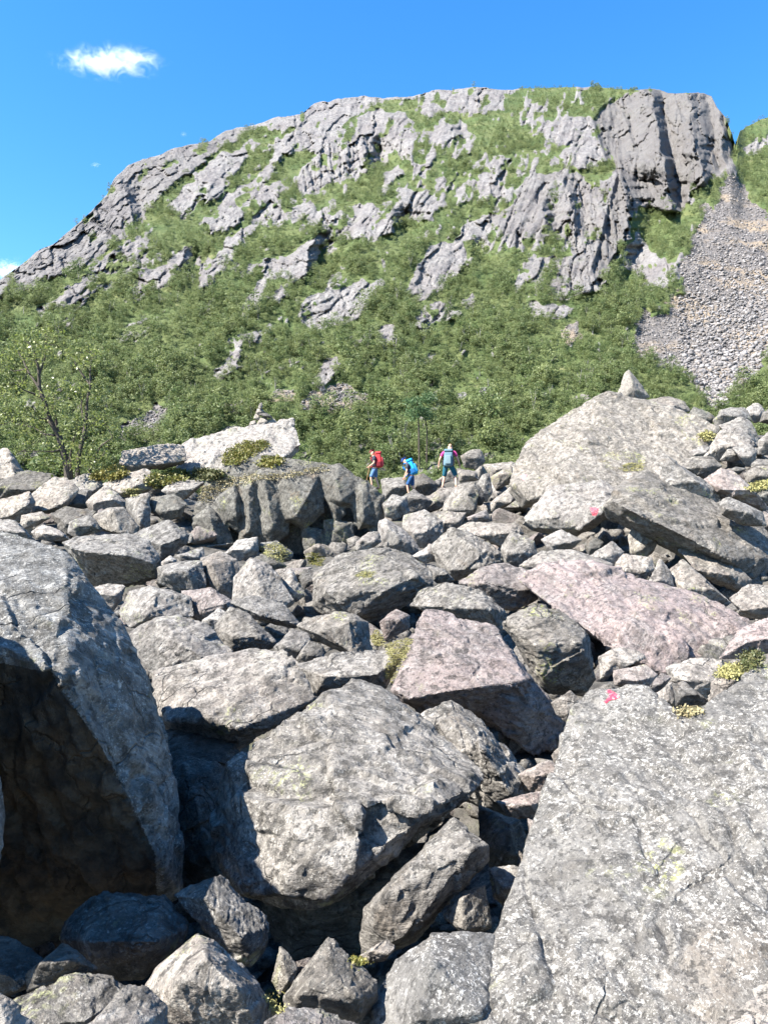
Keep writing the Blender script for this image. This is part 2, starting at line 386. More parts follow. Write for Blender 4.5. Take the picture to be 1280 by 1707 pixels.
# walls that face right, away from the sun: (edge line, how far back, how soon the ground comes forward again)
for line, amt, dec in (([(1033, 284), (1050, 330), (1042, 395), (1017, 440), (1002, 486)], .085, 46),
                       ([(606, 230), (612, 282)], .075, 30), ([(575, 236), (582, 296)], .018, 18), ([(652, 345), (656, 390)], .055, 26), ([(528, 384), (518, 410), (505, 466)], .06, 28),
                       ([(998, 178), (1012, 256)], .030, 26), ([(785, 395), (790, 440)], .035, 18), ([(318, 406), (300, 440), (284, 470)], .035, 22), ([(205, 300), (216, 345), (222, 372)], .03, 20), ([(905, 330), (915, 395)], .03, 18), ([(752, 196), (758, 240)], .03, 18), ([(940, 290), (955, 350), (960, 392)], .03, 20)):
    ly = np.array([q[1] for q in line]); lx = np.array([q[0] for q in line])
    ex = np.interp(PY, ly, lx) + mnoise(PX * 0 + 3, PY / 7, 300 + len(line), 3) * 7
    dx = PX - ex; inr = sstep(ly[0] - 12, ly[0] + 22, PY) * (1 - sstep(ly[-1] - 8, ly[-1] + 10, PY))
    off += amt * inr * np.where(dx > 0, np.where(dx < dec * .8, dx / (dec * .8), np.maximum(0, 1 - (dx - dec * .8) / (dec * 1.6))), 0)
    off -= amt * .30 * inr * np.where(dx <= 0, np.exp(dx / (dec * .8)), 0)
# the gully of the scree, the hill beyond it
off += blur(scree, 6) * .012 + sstep(1216, 1245, PX) * sstep(420, 250, PY) * .11
off += scree * .003 * mnoise(PX / 6, PY / 4, 91, 3)
YM = Ybase * (1 + off)
XM = (PX - 640) / F * YM; ZM = CAMZ + TE * YM
# rows over the back of the crest and down the far side
bx, by, bz = XM[0], YM[0], ZM[0]
back = []
for d, dz in ((25, -1), (90, -12), (320, -120), (520, -290)):
    back.append((bx * (1 + d / by * .6), by + d, np.maximum(bz + dz, -20)))
XA = np.vstack([np.array([q[0] for q in back[::-1]]), XM]); YA = np.vstack([np.array([q[1] for q in back[::-1]]), YM]); ZA = np.vstack([np.array([q[2] for q in back[::-1]]), ZM])
cliff_a = np.maximum(bc, blur(in_poly(wx, wy, ROCKS[22]).astype(float), 3) * .45 + blur(in_poly(wx, wy, ROCKS[0]).astype(float), 3) * .5)
def padrow(a): return np.vstack([np.repeat(a[:1], 4, 0), a])
rock_a, scree_a, grav_a = padrow(rock_s), padrow(blur(scree, 1)), padrow(blur(gravel, 1))
nr = NV + 4
idx = np.arange(nr * NX).reshape(nr, NX)
quads = np.stack((idx[:-1, :-1], idx[1:, :-1], idx[1:, 1:], idx[:-1, 1:]), -1).reshape(-1, 4)
mm, t, p = new_mat('mountain_ground')
geo = t.node('ShaderNodeNewGeometry').outputs['Position']
ra, sa, ga = t.attr('rock'), t.attr('scree'), t.attr('gravel')
nA = t.noise(geo, .06, 6, .65); nB = t.noise(geo, .35, 6, .7); nC = t.noise(t.map(geo, (1, 1, .35), (0, R(40), 0)), .25, 6, .7, .6)
rc = t.mix(t.ramp(nA, .35, .65), (.20, .192, .188), (.15, .138, .138))
rc = t.mix(t.ramp(nC, .5, .68, 0, .7), rc, (.06, .058, .062)); rc = t.mix(t.ramp(nC, .45, .33, 0, .6), rc, (.27, .258, .245))
rc = t.mix(t.ramp(nB, .55, .75, 0, .6), rc, (.08, .075, .073))
rc = t.mix(t.ramp(t.noise(geo, .16, 5, .6), .60, .72, 0, .45), rc, (.07, .095, .035))
rc = t.mix(t.ramp(t.noise(geo, 1.3, 5, .75), .42, .68, 0, .75), rc, (.075, .07, .066))
rc = t.mix(t.ramp(t.noise(t.map(geo, (1, 1, .12)), .5, 5, .7), .55, .72, 0, .5), rc, (.07, .066, .066))
rc = t.mix(t.math('MULTIPLY', t.attr('cliff'), .55), rc, (.07, .066, .063))
vc = t.mix(t.ramp(nA, .35, .65), (.056, .083, .028), (.092, .109, .042))
vc = t.mix(t.ramp(nB, .5, .7, 0, .7), vc, (.045, .066, .02))
vc = t.mix(t.ramp(t.noise(geo, .12, 5, .65), .60, .70, 0, .6), vc, (.15, .145, .07))
sc_ = t.mix(t.ramp(t.noise(geo, 1.1, 5, .7), .4, .6), (.15, .138, .132), (.07, .065, .064))
sc_ = t.mix(t.ramp(t.noise(geo, .05, 4, .6), .48, .62, 0, .7), sc_, (.25, .195, .135))
c = t.mix(t.ramp(ra, .35, .65), vc, rc); c = t.mix(t.ramp(t.math('MAXIMUM', sa, ga), .35, .65), c, sc_)
t.l.new(c, p.inputs['Base Color']); p.inputs['Roughness'].default_value = .9; p.inputs['Specular IOR Level'].default_value = .2
bp = t.node('ShaderNodeBump'); bp.inputs['Strength'].default_value = 1.0; bp.inputs['Distance'].default_value = 1.6
t.l.new(t.math('ADD', t.math('MULTIPLY', nC, .8), t.math('MULTIPLY', nB, .8)), bp.inputs['Height']); t.l.new(bp.outputs[0], p.inputs['Normal'])
me = mesh_np('mountain', np.stack((XA.ravel(), YA.ravel(), ZA.ravel()), 1), 4, quads, mm, True)
for nm, a in (('rock', rock_a), ('cliff', padrow(cliff_a)), ('scree', scree_a), ('gravel', grav_a)):
    at_ = me.attributes.new(nm, 'FLOAT', 'POINT'); at_.data.foreach_set('value', a.ravel().astype(np.float32))
mountain = link(bpy.data.objects.new('mountain', me))
tag(mountain, kind='structure', label='steep green mountainside with grey cliffs and a stone chute under blue sky')

def on_mountain(px, py):
    """point of the mountain's surface seen at (px,py) (nearest grid node)"""
    j = int(np.clip(np.searchsorted(gx, px), 0, NX - 1)); i = int(np.argmin(np.abs(PY[:, j] - py)))
    return Vector((XM[i, j], YM[i, j], ZM[i, j])), i, j
print('T2', round(_T.time() - _t0, 1))
# ------------------------------------------------------------------ boulders
# each: (distance, rock, label, options, hull, hull ...); a hull is (outline, ridge); points are (px, py[, r]) where r moves a corner
# towards (-) or away from (+) the camera in units of the boulder's own half size
BL = []
def B(Y, mat, label, *hulls, **kw): BL.append((Y, mat, label, hulls, kw))

# --- nearest
B(4.3, 'stain_shade', 'huge overhanging boulder at the left edge with a brown stained underside',
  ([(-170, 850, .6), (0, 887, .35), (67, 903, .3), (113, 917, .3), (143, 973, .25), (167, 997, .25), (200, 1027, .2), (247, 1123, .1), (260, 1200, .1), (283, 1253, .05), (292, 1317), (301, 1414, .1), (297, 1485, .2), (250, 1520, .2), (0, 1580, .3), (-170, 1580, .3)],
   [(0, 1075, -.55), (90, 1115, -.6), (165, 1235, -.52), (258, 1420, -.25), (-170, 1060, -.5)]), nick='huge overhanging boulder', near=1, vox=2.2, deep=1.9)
B(2.9, 'pale', 'lit edge of a pale boulder cut off by the left border',
  ([(-950, 1000, .6), (-560, 800, .55), (-250, 810, .45), (-110, 1000, .3), (-8, 1285, .1), (6, 1340, .1), (-2, 1380, .1), (-60, 1500, .1), (-300, 1720, 0), (-950, 1720, .2)], [(-300, 1250, -.35), (-600, 1200, -.3)]), near=1, vox=9)
B(4.7, 'grey', 'large grey wedge shaped boulder in the middle with a sharp overhanging lower edge',
  ([(376, 1268, .0), (427, 1229, .15), (474, 1199, .3), (547, 1154, .75), (587, 1132, 1.0), (634, 1149, .95), (694, 1190, .75), (744, 1226, .5), (796, 1276, .15), (808, 1300, 0), (782, 1330, -.4), (760, 1350, -.55), (704, 1368, -.68), (634, 1416, -.78), (587, 1456, -.78), (550, 1509, -.72), (507, 1516, -.72), (470, 1492, -.7), (427, 1489, -.6), (397, 1494, -.45), (378, 1480, -.2), (358, 1420, 0), (350, 1340, .1), (362, 1300, .1)],
   [(388, 1322, -.2), (480, 1338, -.48), (600, 1342, -.58), (700, 1305, -.45), (398, 1470, -.5)]),
  ([(547, 1157, .66), (634, 1153, .84), (694, 1193, .62), (772, 1290, -.02), (700, 1330, -.64), (560, 1345, -.72), (545, 1250, -.02)], [(620, 1240, .05)]),
  ([(395, 1327, -.34), (480, 1343, -.66), (600, 1350, -.76), (590, 1450, -.92), (545, 1502, -.88), (470, 1488, -.86), (404, 1486, -.62)], [(500, 1420, -.86)]),
  ([(640, 1345, -.74), (720, 1300, -.56), (790, 1288, -.15), (807, 1303, -.1), (764, 1347, -.66), (705, 1366, -.82)], [(720, 1330, -.7)]),
  nick='central wedge boulder', near=1, one=1)
B(6.2, 'grey', 'streaked grey boulder leaning against the back of the large central wedge boulder',
  ([(690, 1195), (723, 1191), (754, 1169), (802, 1202), (852, 1259), (880, 1315), (909, 1337), (864, 1366), (807, 1349), (770, 1330), (700, 1280)], [(805, 1250, -.5), (850, 1320, -.45), (760, 1200, .1)]))
B(3.45, 'speck', 'enormous pale speckled slab in the lower right corner with a red painted sign',
  ([(943, 1240), (958, 1168), (984, 1146), (1026, 1141), (1075, 1147), (1140, 1196), (1230, 1400), (1230, 1830), (770, 1830), (776, 1720), (818, 1600), (842, 1540), (885, 1470), (908, 1390), (926, 1300)], [(1030, 1500)]),
  ([(1125, 1225), (1153, 1195), (1190, 1164), (1246, 1132), (1285, 1089), (1440, 1030), (1560, 1830), (1100, 1830), (960, 1560), (1010, 1350)], [(1250, 1450)]),
  ([(812, 1582), (838, 1540), (862, 1528), (905, 1455), (960, 1500), (960, 1720), (765, 1790), (752, 1722)], [(880, 1620)]),
  ([(900, 1402), (916, 1352), (934, 1262), (990, 1290), (980, 1420), (888, 1492)], []),
  nick='speckled slab', near=1, smooth=.6, vox=2.5, plane=(-.2016, .000314, .00006))
B(2.1, 'pale', 'pale streaked stone poking in at the very bottom right corner',
  ([(1213, 1702), (1250, 1672), (1300, 1640), (1360, 1700), (1340, 1780), (1200, 1780)], []))
B(3.8, 'grey', 'long tilted slab lying half in shadow under the central wedge boulder',
  ([(600, 1560), (604, 1514), (627, 1490), (657, 1474), (720, 1450, -.1), (755, 1362, .6), (797, 1397, .3), (813, 1410, .1), (812, 1432, .1), (770, 1480, .2), (727, 1510, .2), (690, 1570, .1), (660, 1582), (604, 1594)],
   [(640, 1500, -.4), (790, 1414, -.25), (670, 1570, -.5)]), near=1)
B(3.75, 'grey', 'small square greenish block wedged under the right end of the long tilted slab',
  ([(740, 1527), (770, 1490), (807, 1479), (817, 1544), (780, 1559), (767, 1552)], [(770, 1550, -.6), (772, 1497, -.4)]))
B(4.1, 'grey', 'grey block between the speckled slab and the square greenish block',
  ([(817, 1450), (854, 1445), (875, 1455), (892, 1500), (850, 1518), (824, 1494)], []))
B(4.7, 'pink', 'dark reddish stone tucked against the left edge of the speckled slab',
  ([(880, 1366), (920, 1388), (930, 1427), (903, 1450), (886, 1410)], []))
B(4.5, 'pale', 'thin pale upright splinter beside the dark reddish stone', ([(866, 1419), (884, 1450), (872, 1454), (862, 1440)], []))
B(3.95, 'grey', 'flat lichen covered stone below the dark reddish stone', ([(872, 1463), (925, 1450), (922, 1472), (880, 1474)], []))
B(5.1, 'dark', 'dark block in the shade behind the right tip of the central wedge boulder', ([(802, 1349), (864, 1371), (888, 1427), (824, 1452), (800, 1400)], []))
B(6.0, 'pink', 'low pinkish stone left of the white triangular stone', ([(866, 1292), (909, 1270), (942, 1276), (931, 1304), (903, 1322), (883, 1317)], []))
B(5.9, 'pale', 'small white triangular stone leaning on the edge of the speckled slab', ([(920, 1259), (948, 1230), (950, 1276), (925, 1272)], []))
B(5.5, 'pink', 'flat pinkish slab behind the right tip of the central wedge boulder', ([(830, 1337), (897, 1320), (912, 1334), (897, 1362), (852, 1364)], []))
B(7.0, 'pale', 'pale creased stone left of the red painted sign', ([(920, 1172), (950, 1153), (965, 1167), (946, 1205), (928, 1190)], []))
B(2.75, 'pale', 'pale sunlit boulder with a yellowish peak at the bottom, left of the pointed grey stone',
  ([(235, 1655), (255, 1612), (300, 1590), (328, 1556), (345, 1562), (400, 1620), (435, 1637), (462, 1690), (455, 1780), (220, 1780)], [(345, 1600, -.4), (300, 1640, -.5), (400, 1650, -.6)]), near=1)
B(2.45, 'pale', 'pale stone with a blunt top at the bottom border, left of the yellowish peaked boulder', ([(145, 1712), (205, 1650), (235, 1655), (272, 1687), (272, 1780), (120, 1780)], []))
B(2.75, 'grey', 'low shaded slab with a dark hollow, near the bottom left corner', ([(12, 1677), (115, 1630), (180, 1637), (207, 1660), (160, 1740), (15, 1750)], []))
B(2.3, 'pale', 'sunlit corner of a stone at the bottom left corner', ([(-60, 1640), (0, 1672), (57, 1708), (60, 1780), (-60, 1780)], []))
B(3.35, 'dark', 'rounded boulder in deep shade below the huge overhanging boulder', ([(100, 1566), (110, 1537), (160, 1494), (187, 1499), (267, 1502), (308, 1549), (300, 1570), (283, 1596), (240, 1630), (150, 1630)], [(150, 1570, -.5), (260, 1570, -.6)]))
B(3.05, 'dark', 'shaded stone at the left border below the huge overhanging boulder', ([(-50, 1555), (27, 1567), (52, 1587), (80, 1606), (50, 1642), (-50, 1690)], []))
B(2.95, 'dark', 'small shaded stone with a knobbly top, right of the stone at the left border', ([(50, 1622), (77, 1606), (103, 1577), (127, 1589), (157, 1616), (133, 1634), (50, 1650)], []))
B(3.45, 'grey', 'curved striped stone half in shadow, right below the shaded cleft', ([(293, 1496), (320, 1479), (360, 1464), (397, 1507), (447, 1547), (440, 1582), (417, 1609), (377, 1589), (345, 1552), (310, 1517)], [(400, 1560, -.5), (345, 1500, -.1)]))
B(2.75, 'grey', 'pointed grey stone like a small pyramid at the bottom, below the central wedge boulder',
  ([(472, 1660), (547, 1563), (582, 1594), (626, 1637), (629, 1666), (598, 1704), (480, 1700)], [(555, 1625, -.35), (500, 1660, -.5), (600, 1665, -.5)]), near=1)
B(3.05, 'pink', 'tiny orange stone beside the pointed pyramid stone', ([(494, 1604), (514, 1597), (526, 1600), (502, 1634)], []))
B(2.95, 'grey', 'narrow upright stone standing in shade left of the tiny orange stone', ([(454, 1634), (467, 1580), (480, 1590), (495, 1614), (487, 1640), (467, 1656)], []))
B(2.75, 'speck', 'broad rounded slab at the bottom between the pyramid stone and the speckled slab',
  ([(596, 1710), (640, 1654), (662, 1602), (717, 1556), (760, 1555), (822, 1560), (862, 1600), (870, 1700), (830, 1790), (590, 1790)], [(720, 1610, -.2), (700, 1700, -.6), (800, 1690, -.6)]), near=1, smooth=.7)
B(3.15, 'pale', 'small pale stone at the foot of the long tilted slab', ([(600, 1594), (644, 1567), (659, 1580), (640, 1602), (614, 1606)], []))
B(2.4, 'pink', 'low pinkish stone at the bottom border below the pointed pyramid stone', ([(436, 1714), (475, 1687), (530, 1692), (602, 1722), (600, 1780), (430, 1780)], []))

B(5.9, 'dark', 'added dark boulder blackening the cleft between the huge overhanging and the central wedge boulder', ([(255, 1300), (300, 1262), (360, 1275), (400, 1330), (395, 1480), (330, 1500), (260, 1420)], []))  # these dark boulders are added so that the deep shaded holes look black
B(6.9, 'dark', 'added dark block blackening the back of the cleft under the lilac grey boulder', ([(255, 1225), (300, 1215), (390, 1240), (410, 1280), (340, 1310), (260, 1290)], []))
B(4.9, 'dark', 'added dark rock blackening the gap beneath the lower edge of the central wedge boulder', ([(440, 1500), (520, 1480), (640, 1420), (720, 1410), (700, 1500), (600, 1590), (480, 1600)], []))  # added dark filler for the black gap under the wedge

# --- middle distance, centre
B(7.3, 'pale', 'broad lilac grey boulder with a dark notched underside, right of the huge overhanging boulder',
  ([(250, 1120, .4), (310, 1112, .7), (370, 1102, .8), (425, 1082, .8), (470, 1085, .6), (492, 1100, .4), (520, 1165, 0), (450, 1217, -.2), (395, 1252, -.15), (350, 1272, .1), (325, 1249, .1), (275, 1217, .1), (258, 1197, .1)],
   [(280, 1200, -.35), (345, 1195, -.55), (450, 1130, .1), (400, 1215, -.6)]), nick='lilac grey boulder')
B(8.2, 'grey', 'flat grey slab behind the top of the central wedge boulder',
  ([(490, 1110), (557, 1090), (590, 1100), (660, 1083), (669, 1097), (642, 1145), (600, 1150), (547, 1160), (524, 1160)], []))
B(7.9, 'rose', 'big pale pink boulder with a broad flat face and a dark undercut front',
  ([(653, 1149, -.3), (695, 1045, .55), (712, 1022, .85), (746, 1025, .9), (796, 1048, .7), (824, 1045, .7), (884, 1130, .05), (878, 1150, -.1), (860, 1200, .1), (780, 1190, .2), (700, 1187, .1), (672, 1170, -.3)],
   [(680, 1164, -.62), (790, 1146, -.7), (878, 1134, -.45)]),
  ([(790, 1146, -.55), (884, 1130, .05), (942, 1202, .2), (925, 1247, .15), (890, 1264, -.05), (860, 1237, -.2), (815, 1202, -.2), (802, 1190, -.2)], [(850, 1165, -.62)]), nick='big pale pink boulder')
B(8.9, 'grey', 'blocky dark boulder with a flat lit top, right of the big pale pink boulder',
  ([(842, 1034), (892, 1010, .7), (931, 1016, .7), (976, 1051, .2), (984, 1084), (995, 1132, .1), (976, 1154, .1), (920, 1157, .1), (900, 1140, .1), (872, 1073, -.1)], [(890, 1075, -.6), (970, 1072, -.55), (905, 1130, -.5)]), nick='blocky dark boulder')
B(11.6, 'rose', 'very large tilted slab of pink rock on the right, below the leaning grey slab',
  ([(865, 965, .75), (905, 941, 1.05), (1000, 943, 1.1), (1060, 963, 1.05), (1150, 988, .9), (1240, 1030, .55), (1256, 1050, .4), (1195, 1080, -.1), (1180, 1102, -.35), (1110, 1122, -.55), (1075, 1097, -.5), (1016, 1080, -.5), (988, 1054, -.4), (940, 1012, .1), (895, 990, .45)],
   [(1050, 1040, -.3), (1120, 1070, -.42)]), nick='tilted pink slab')
B(8.1, 'pale', 'small thick slab propped up over a dark hole under the tilted pink slab',
  ([(1000, 1095), (1030, 1080), (1066, 1087), (1073, 1097), (1033, 1115), (1003, 1130)], []))
B(7.7, 'pink', 'pinkish block below the small propped slab', ([(1025, 1119), (1073, 1110), (1095, 1125), (1084, 1145), (1066, 1152), (1026, 1142)], []))
B(7.3, 'pink', 'small rusty stone right of the pinkish block', ([(1076, 1155), (1100, 1123), (1118, 1130), (1095, 1159)], []))
B(7.9, 'pale', 'pale rounded boulder below the right end of the tilted pink slab', ([(1114, 1115), (1153, 1100), (1200, 1103), (1208, 1127), (1190, 1149), (1173, 1165), (1143, 1147), (1123, 1135)], []))
B(6.9, 'pale', 'small pale stone beside a broken dark flake, above the edge of the speckled slab', ([(1092, 1159), (1120, 1137), (1129, 1177), (1106, 1180)], []))
B(6.7, 'dark', 'broken dark flake of rock above the edge of the speckled slab', ([(1123, 1142), (1140, 1136), (1178, 1167), (1172, 1174), (1140, 1165), (1128, 1176)], []))
B(8.0, 'rose', 'pink boulder at the right border above a tuft of dark green heather', ([(1200, 1097), (1238, 1047), (1283, 1028), (1330, 1020), (1330, 1090), (1240, 1097)], []))
B(6.6, 'pale', 'mossy ledge with a tuft of dark green heather at the right border', ([(1190, 1135), (1222, 1103), (1266, 1098), (1330, 1080), (1330, 1110), (1246, 1140), (1188, 1172)], []))
B(11.0, 'pale', 'pale blunt boulder at the right border above the tilted pink slab', ([(1218, 997), (1250, 976), (1320, 985), (1320, 1040), (1240, 1024)], []))
B(13.2, 'grey', 'broad hump backed grey boulder in front of the crag',
  ([(523, 1010), (527, 955, .5), (560, 928, .7), (600, 915, .8), (640, 912, .8), (680, 925, .7), (715, 950, .5), (724, 977, .2), (692, 990, 0), (640, 1032), (600, 1038), (540, 1024)],
   [(540, 985, -.4), (640, 985, -.62), (690, 962, -.2), (590, 1028, -.5)]), nick='hump backed boulder')
B(10.8, 'pink', 'small reddish block sitting in a dark hollow below the hump backed boulder', ([(634, 1037), (660, 1016), (681, 1027), (681, 1047), (644, 1067)], []))
B(11.6, 'grey', 'grey slab wedged above the top of the big pale pink boulder', ([(684, 1010), (702, 985), (745, 972), (800, 984), (842, 1020), (832, 1049), (775, 1037), (720, 1022)], []))
B(10.5, 'grey', 'striped boulder with a dark underside between the lilac grey and the big pale pink boulder',
  ([(495, 1043), (527, 1027), (560, 1020), (590, 1023), (613, 1037), (619, 1092), (593, 1099), (577, 1082, .1), (523, 1064, .1)], [(582, 1035, -.3), (590, 1090, -.55), (525, 1056, -.5)]), nick='striped boulder')
B(9.8, 'pale', 'small cracked stone left of the striped boulder', ([(457, 1080), (487, 1050), (512, 1057), (516, 1067), (496, 1099), (477, 1095)], []))
B(9.5, 'grey', 'tiny split stone under the striped boulder', ([(494, 1099), (514, 1069), (538, 1077), (539, 1095), (507, 1105)], []))
B(9.7, 'pale', 'pale broad backed boulder with fine streaks, right of the top of the huge overhanging boulder',
  ([(215, 1055), (258, 1032, .6), (297, 1027, .7), (345, 1042, .6), (384, 1088, .2), (372, 1108), (325, 1116), (255, 1124), (235, 1100)], [(275, 1035, .2), (300, 1072, -.4), (340, 1095, -.5)]), nick='pale streaked boulder')
B(10.6, 'grey', 'grey stone right of the pale broad backed boulder with a split corner', ([(362, 1045), (385, 1015), (415, 1025), (457, 1072), (440, 1084), (385, 1090), (368, 1067)], []))
B(11.3, 'grey', 'thin edged stone overhanging a dark gap, left of the striped boulder',
  ([(385, 1005), (395, 997, .6), (425, 993, .7), (470, 1005, .5), (499, 1040, .1), (490, 1047, .2), (420, 1030, .2)], [(425, 1022, -.6), (488, 1040, -.4)]))
B(11.2, 'pale', 'small pale stone above the pale broad backed boulder', ([(338, 1035), (365, 1015), (380, 1025), (364, 1052), (350, 1049)], []))
B(12.4, 'pink', 'flat pinkish slab above the small pale stone, left of the pointed pale boulder', ([(306, 987), (350, 982), (387, 1003), (383, 1020), (345, 1035), (318, 1027)], []))
B(12.1, 'pale', 'angular boulder with one pale and one dark face below the dark overhang',
  ([(200, 1022), (215, 987), (250, 975), (273, 982), (317, 995), (322, 1027), (290, 1037), (245, 1039), (218, 1047)], [(247, 1027, -.55), (262, 985, .1)]))
B(12.7, 'pale', 'small pale block at the shoulder of the huge overhanging boulder', ([(158, 980), (180, 974), (208, 978), (202, 1000), (187, 1017), (165, 1002)], []))
B(14.6, 'grey', 'flat topped boulder with a wide black overhang, left of the crag',
  ([(105, 905, .6), (140, 893, .8), (207, 889, .8), (247, 902, .6), (264, 933, .3), (258, 962, .3), (233, 970, .6), (200, 976, .7), (150, 975, .7), (135, 935, .3), (115, 915)],
   [(118, 913, -.3), (143, 919, -.6), (213, 925, -.6), (255, 938, -.2)]), nick='black overhang')
B(17.0, 'grey', 'thick grey block right of the flat topped overhanging boulder',
  ([(217, 893), (280, 869), (311, 892), (309, 903), (290, 921), (268, 937), (257, 918), (246, 902)], [(268, 907, -.55), (300, 897, -.4)]))
B(16.0, 'pale', 'pale rough boulder at the foot of the crag', ([(373, 925), (397, 901), (428, 896), (430, 920), (400, 934)], []))
B(14.5, 'pale', 'five sided pale boulder standing upright below the crag', ([(337, 933), (367, 922), (394, 936), (399, 967), (387, 995), (360, 992), (340, 974)], [(353, 940, -.4), (367, 974, -.6)]))
B(14.2, 'grey', 'squat grey block with a dark front, left of the five sided pale boulder', ([(265, 947), (294, 938), (334, 936), (341, 974), (330, 988), (290, 981), (267, 971)], [(310, 953, -.55), (275, 955, -.4)]))
B(14.7, 'pale', 'small white stone on top of the squat grey block', ([(266, 940), (284, 926), (294, 934), (292, 943), (270, 948)], []))
B(15.4, 'grey', 'small greenish wedge behind the squat grey block', ([(293, 927), (337, 913), (342, 934), (300, 940)], []))
B(13.1, 'pale', 'tall pale boulder with a pointed top, left of the hump backed boulder',
  ([(390, 1000), (394, 965), (420, 934), (447, 942), (470, 972), (489, 1002), (467, 1019), (430, 1007)], [(440, 1000, -.4), (425, 945, .1)]))
B(13.5, 'pale', 'leaning pale plate behind the pointed pale boulder', ([(460, 952), (485, 949), (509, 990), (492, 1003), (475, 980)], []))
B(14.1, 'dark', 'dark lump between the leaning pale plate and the hump backed boulder', ([(499, 963), (507, 950), (537, 948), (529, 963), (507, 982)], []))
B(16.2, 'crag', 'mossy low rock at the foot of the crag', ([(434, 907), (460, 902), (487, 920), (484, 934), (444, 930)], []))
B(15.2, 'crag', 'second mossy rock, just below the first at the foot of the crag', ([(425, 930), (450, 922), (478, 943), (460, 954), (430, 945)], []))

# --- left field
B(27.0, 'pale', 'pale blocky boulder at the left border beside the birch', ([(-40, 760), (13, 750), (35, 783), (43, 806), (36, 822), (-40, 838)], []))
B(26.3, 'dark', 'dark flat slab in shade at the foot of the birch', ([(-40, 812), (43, 784), (90, 791), (97, 800), (50, 824), (0, 838), (-40, 842)], []))
B(21.0, 'pale', 'tilted slab at the left border above the huge overhanging boulder', ([(-40, 847), (47, 821), (56, 840), (50, 853), (30, 871), (15, 864), (-40, 876)], [(20, 859, -.4), (45, 840, -.4)]))
B(22.0, 'pale', 'big pale angular block with two lit faces, left of the striped dark block',
  ([(90, 797), (110, 799), (128, 817), (123, 827), (107, 845), (75, 853), (50, 853), (45, 840), (53, 827)], [(75, 851, -.6), (105, 840, -.5)]))
B(25.0, 'pale', 'pale block just right of the stem of the birch', ([(113, 803), (140, 791), (163, 791), (172, 808), (147, 832), (130, 827)], []))
B(22.6, 'dark', 'shaded grey block behind the big pale angular block', ([(105, 846), (127, 819), (145, 817), (146, 847), (117, 852)], []))
B(27.0, 'pale', 'long flat grey slab lying on the crest left of the cairn slope, with shade beneath',
  ([(201, 772), (207, 753, .6), (277, 741, .9), (303, 743, .8), (306, 768, .3), (272, 777, .2), (240, 776, .2), (218, 787), (212, 782)], [(240, 774, -.45), (272, 772, -.4), (214, 776, -.3)]), nick='long flat crest slab')
B(28.0, 'pale', 'great pale sloping slab under the cairn',
  ([(296, 795), (300, 745, .7), (320, 733, 1.0), (380, 716, 1.3), (427, 708, 1.4), (487, 699, 1.2), (497, 741, .5), (480, 758, .1), (440, 775, -.2), (400, 785, -.3), (350, 800, -.4)], [(370, 770, -.3)]), nick='cairn slab')
B(24.2, 'pale', 'sloping slab below the long flat crest slab', ([(173, 807), (213, 790), (243, 783), (260, 797), (248, 815), (213, 826), (200, 824), (187, 810)], [(200, 822, -.4), (230, 807, -.3)]))
B(22.2, 'pale', 'pale slab with a thin crack above the striped dark block', ([(143, 837), (177, 811), (193, 820), (210, 837), (208, 847), (187, 849), (157, 857)], []))
B(19.6, 'grey', 'block with a dark striped side face among the pale blocks', ([(157, 860), (187, 847), (207, 847), (230, 880), (230, 889), (203, 891), (160, 879)], [(202, 889, -.6), (189, 850, -.2)]))
B(21.2, 'grey', 'upright rectangular slab behind the striped dark block', ([(210, 833), (248, 823), (250, 853), (248, 884), (233, 886), (230, 873), (212, 847)], []))
B(20.2, 'dark', 'shaded wedge left of the striped dark block', ([(87, 857), (110, 845), (157, 853), (117, 870), (115, 895), (100, 885)], []))
B(19.2, 'grey', 'dark faced stone in front of the striped dark block', ([(117, 870), (147, 858), (160, 870), (167, 885), (127, 896), (115, 888)], []))
B(20.1, 'pale', 'jagged pale stone under the big pale angular block', ([(37, 860), (67, 853), (83, 863), (63, 875), (47, 880), (35, 879)], []))
B(18.6, 'pale', 'pale sharp edged stone above the flat topped overhanging boulder', ([(53, 887), (72, 875), (97, 883), (115, 899), (80, 902), (60, 897)], []))
B(17.8, 'pale', 'low pale rock at the left border, just above the huge overhanging boulder', ([(-30, 870), (20, 866), (37, 880), (42, 892), (60, 905), (-30, 905)], []))
B(22.8, 'pale', 'flat topped stone left of the top of the crag', ([(270, 818), (290, 800), (340, 803), (318, 817), (302, 834), (290, 830)], []))
B(21.5, 'crag', 'low rough stone with yellow lichen between the slabs and the crag', ([(255, 830), (290, 825), (310, 840), (300, 862), (275, 868), (250, 850)], []))
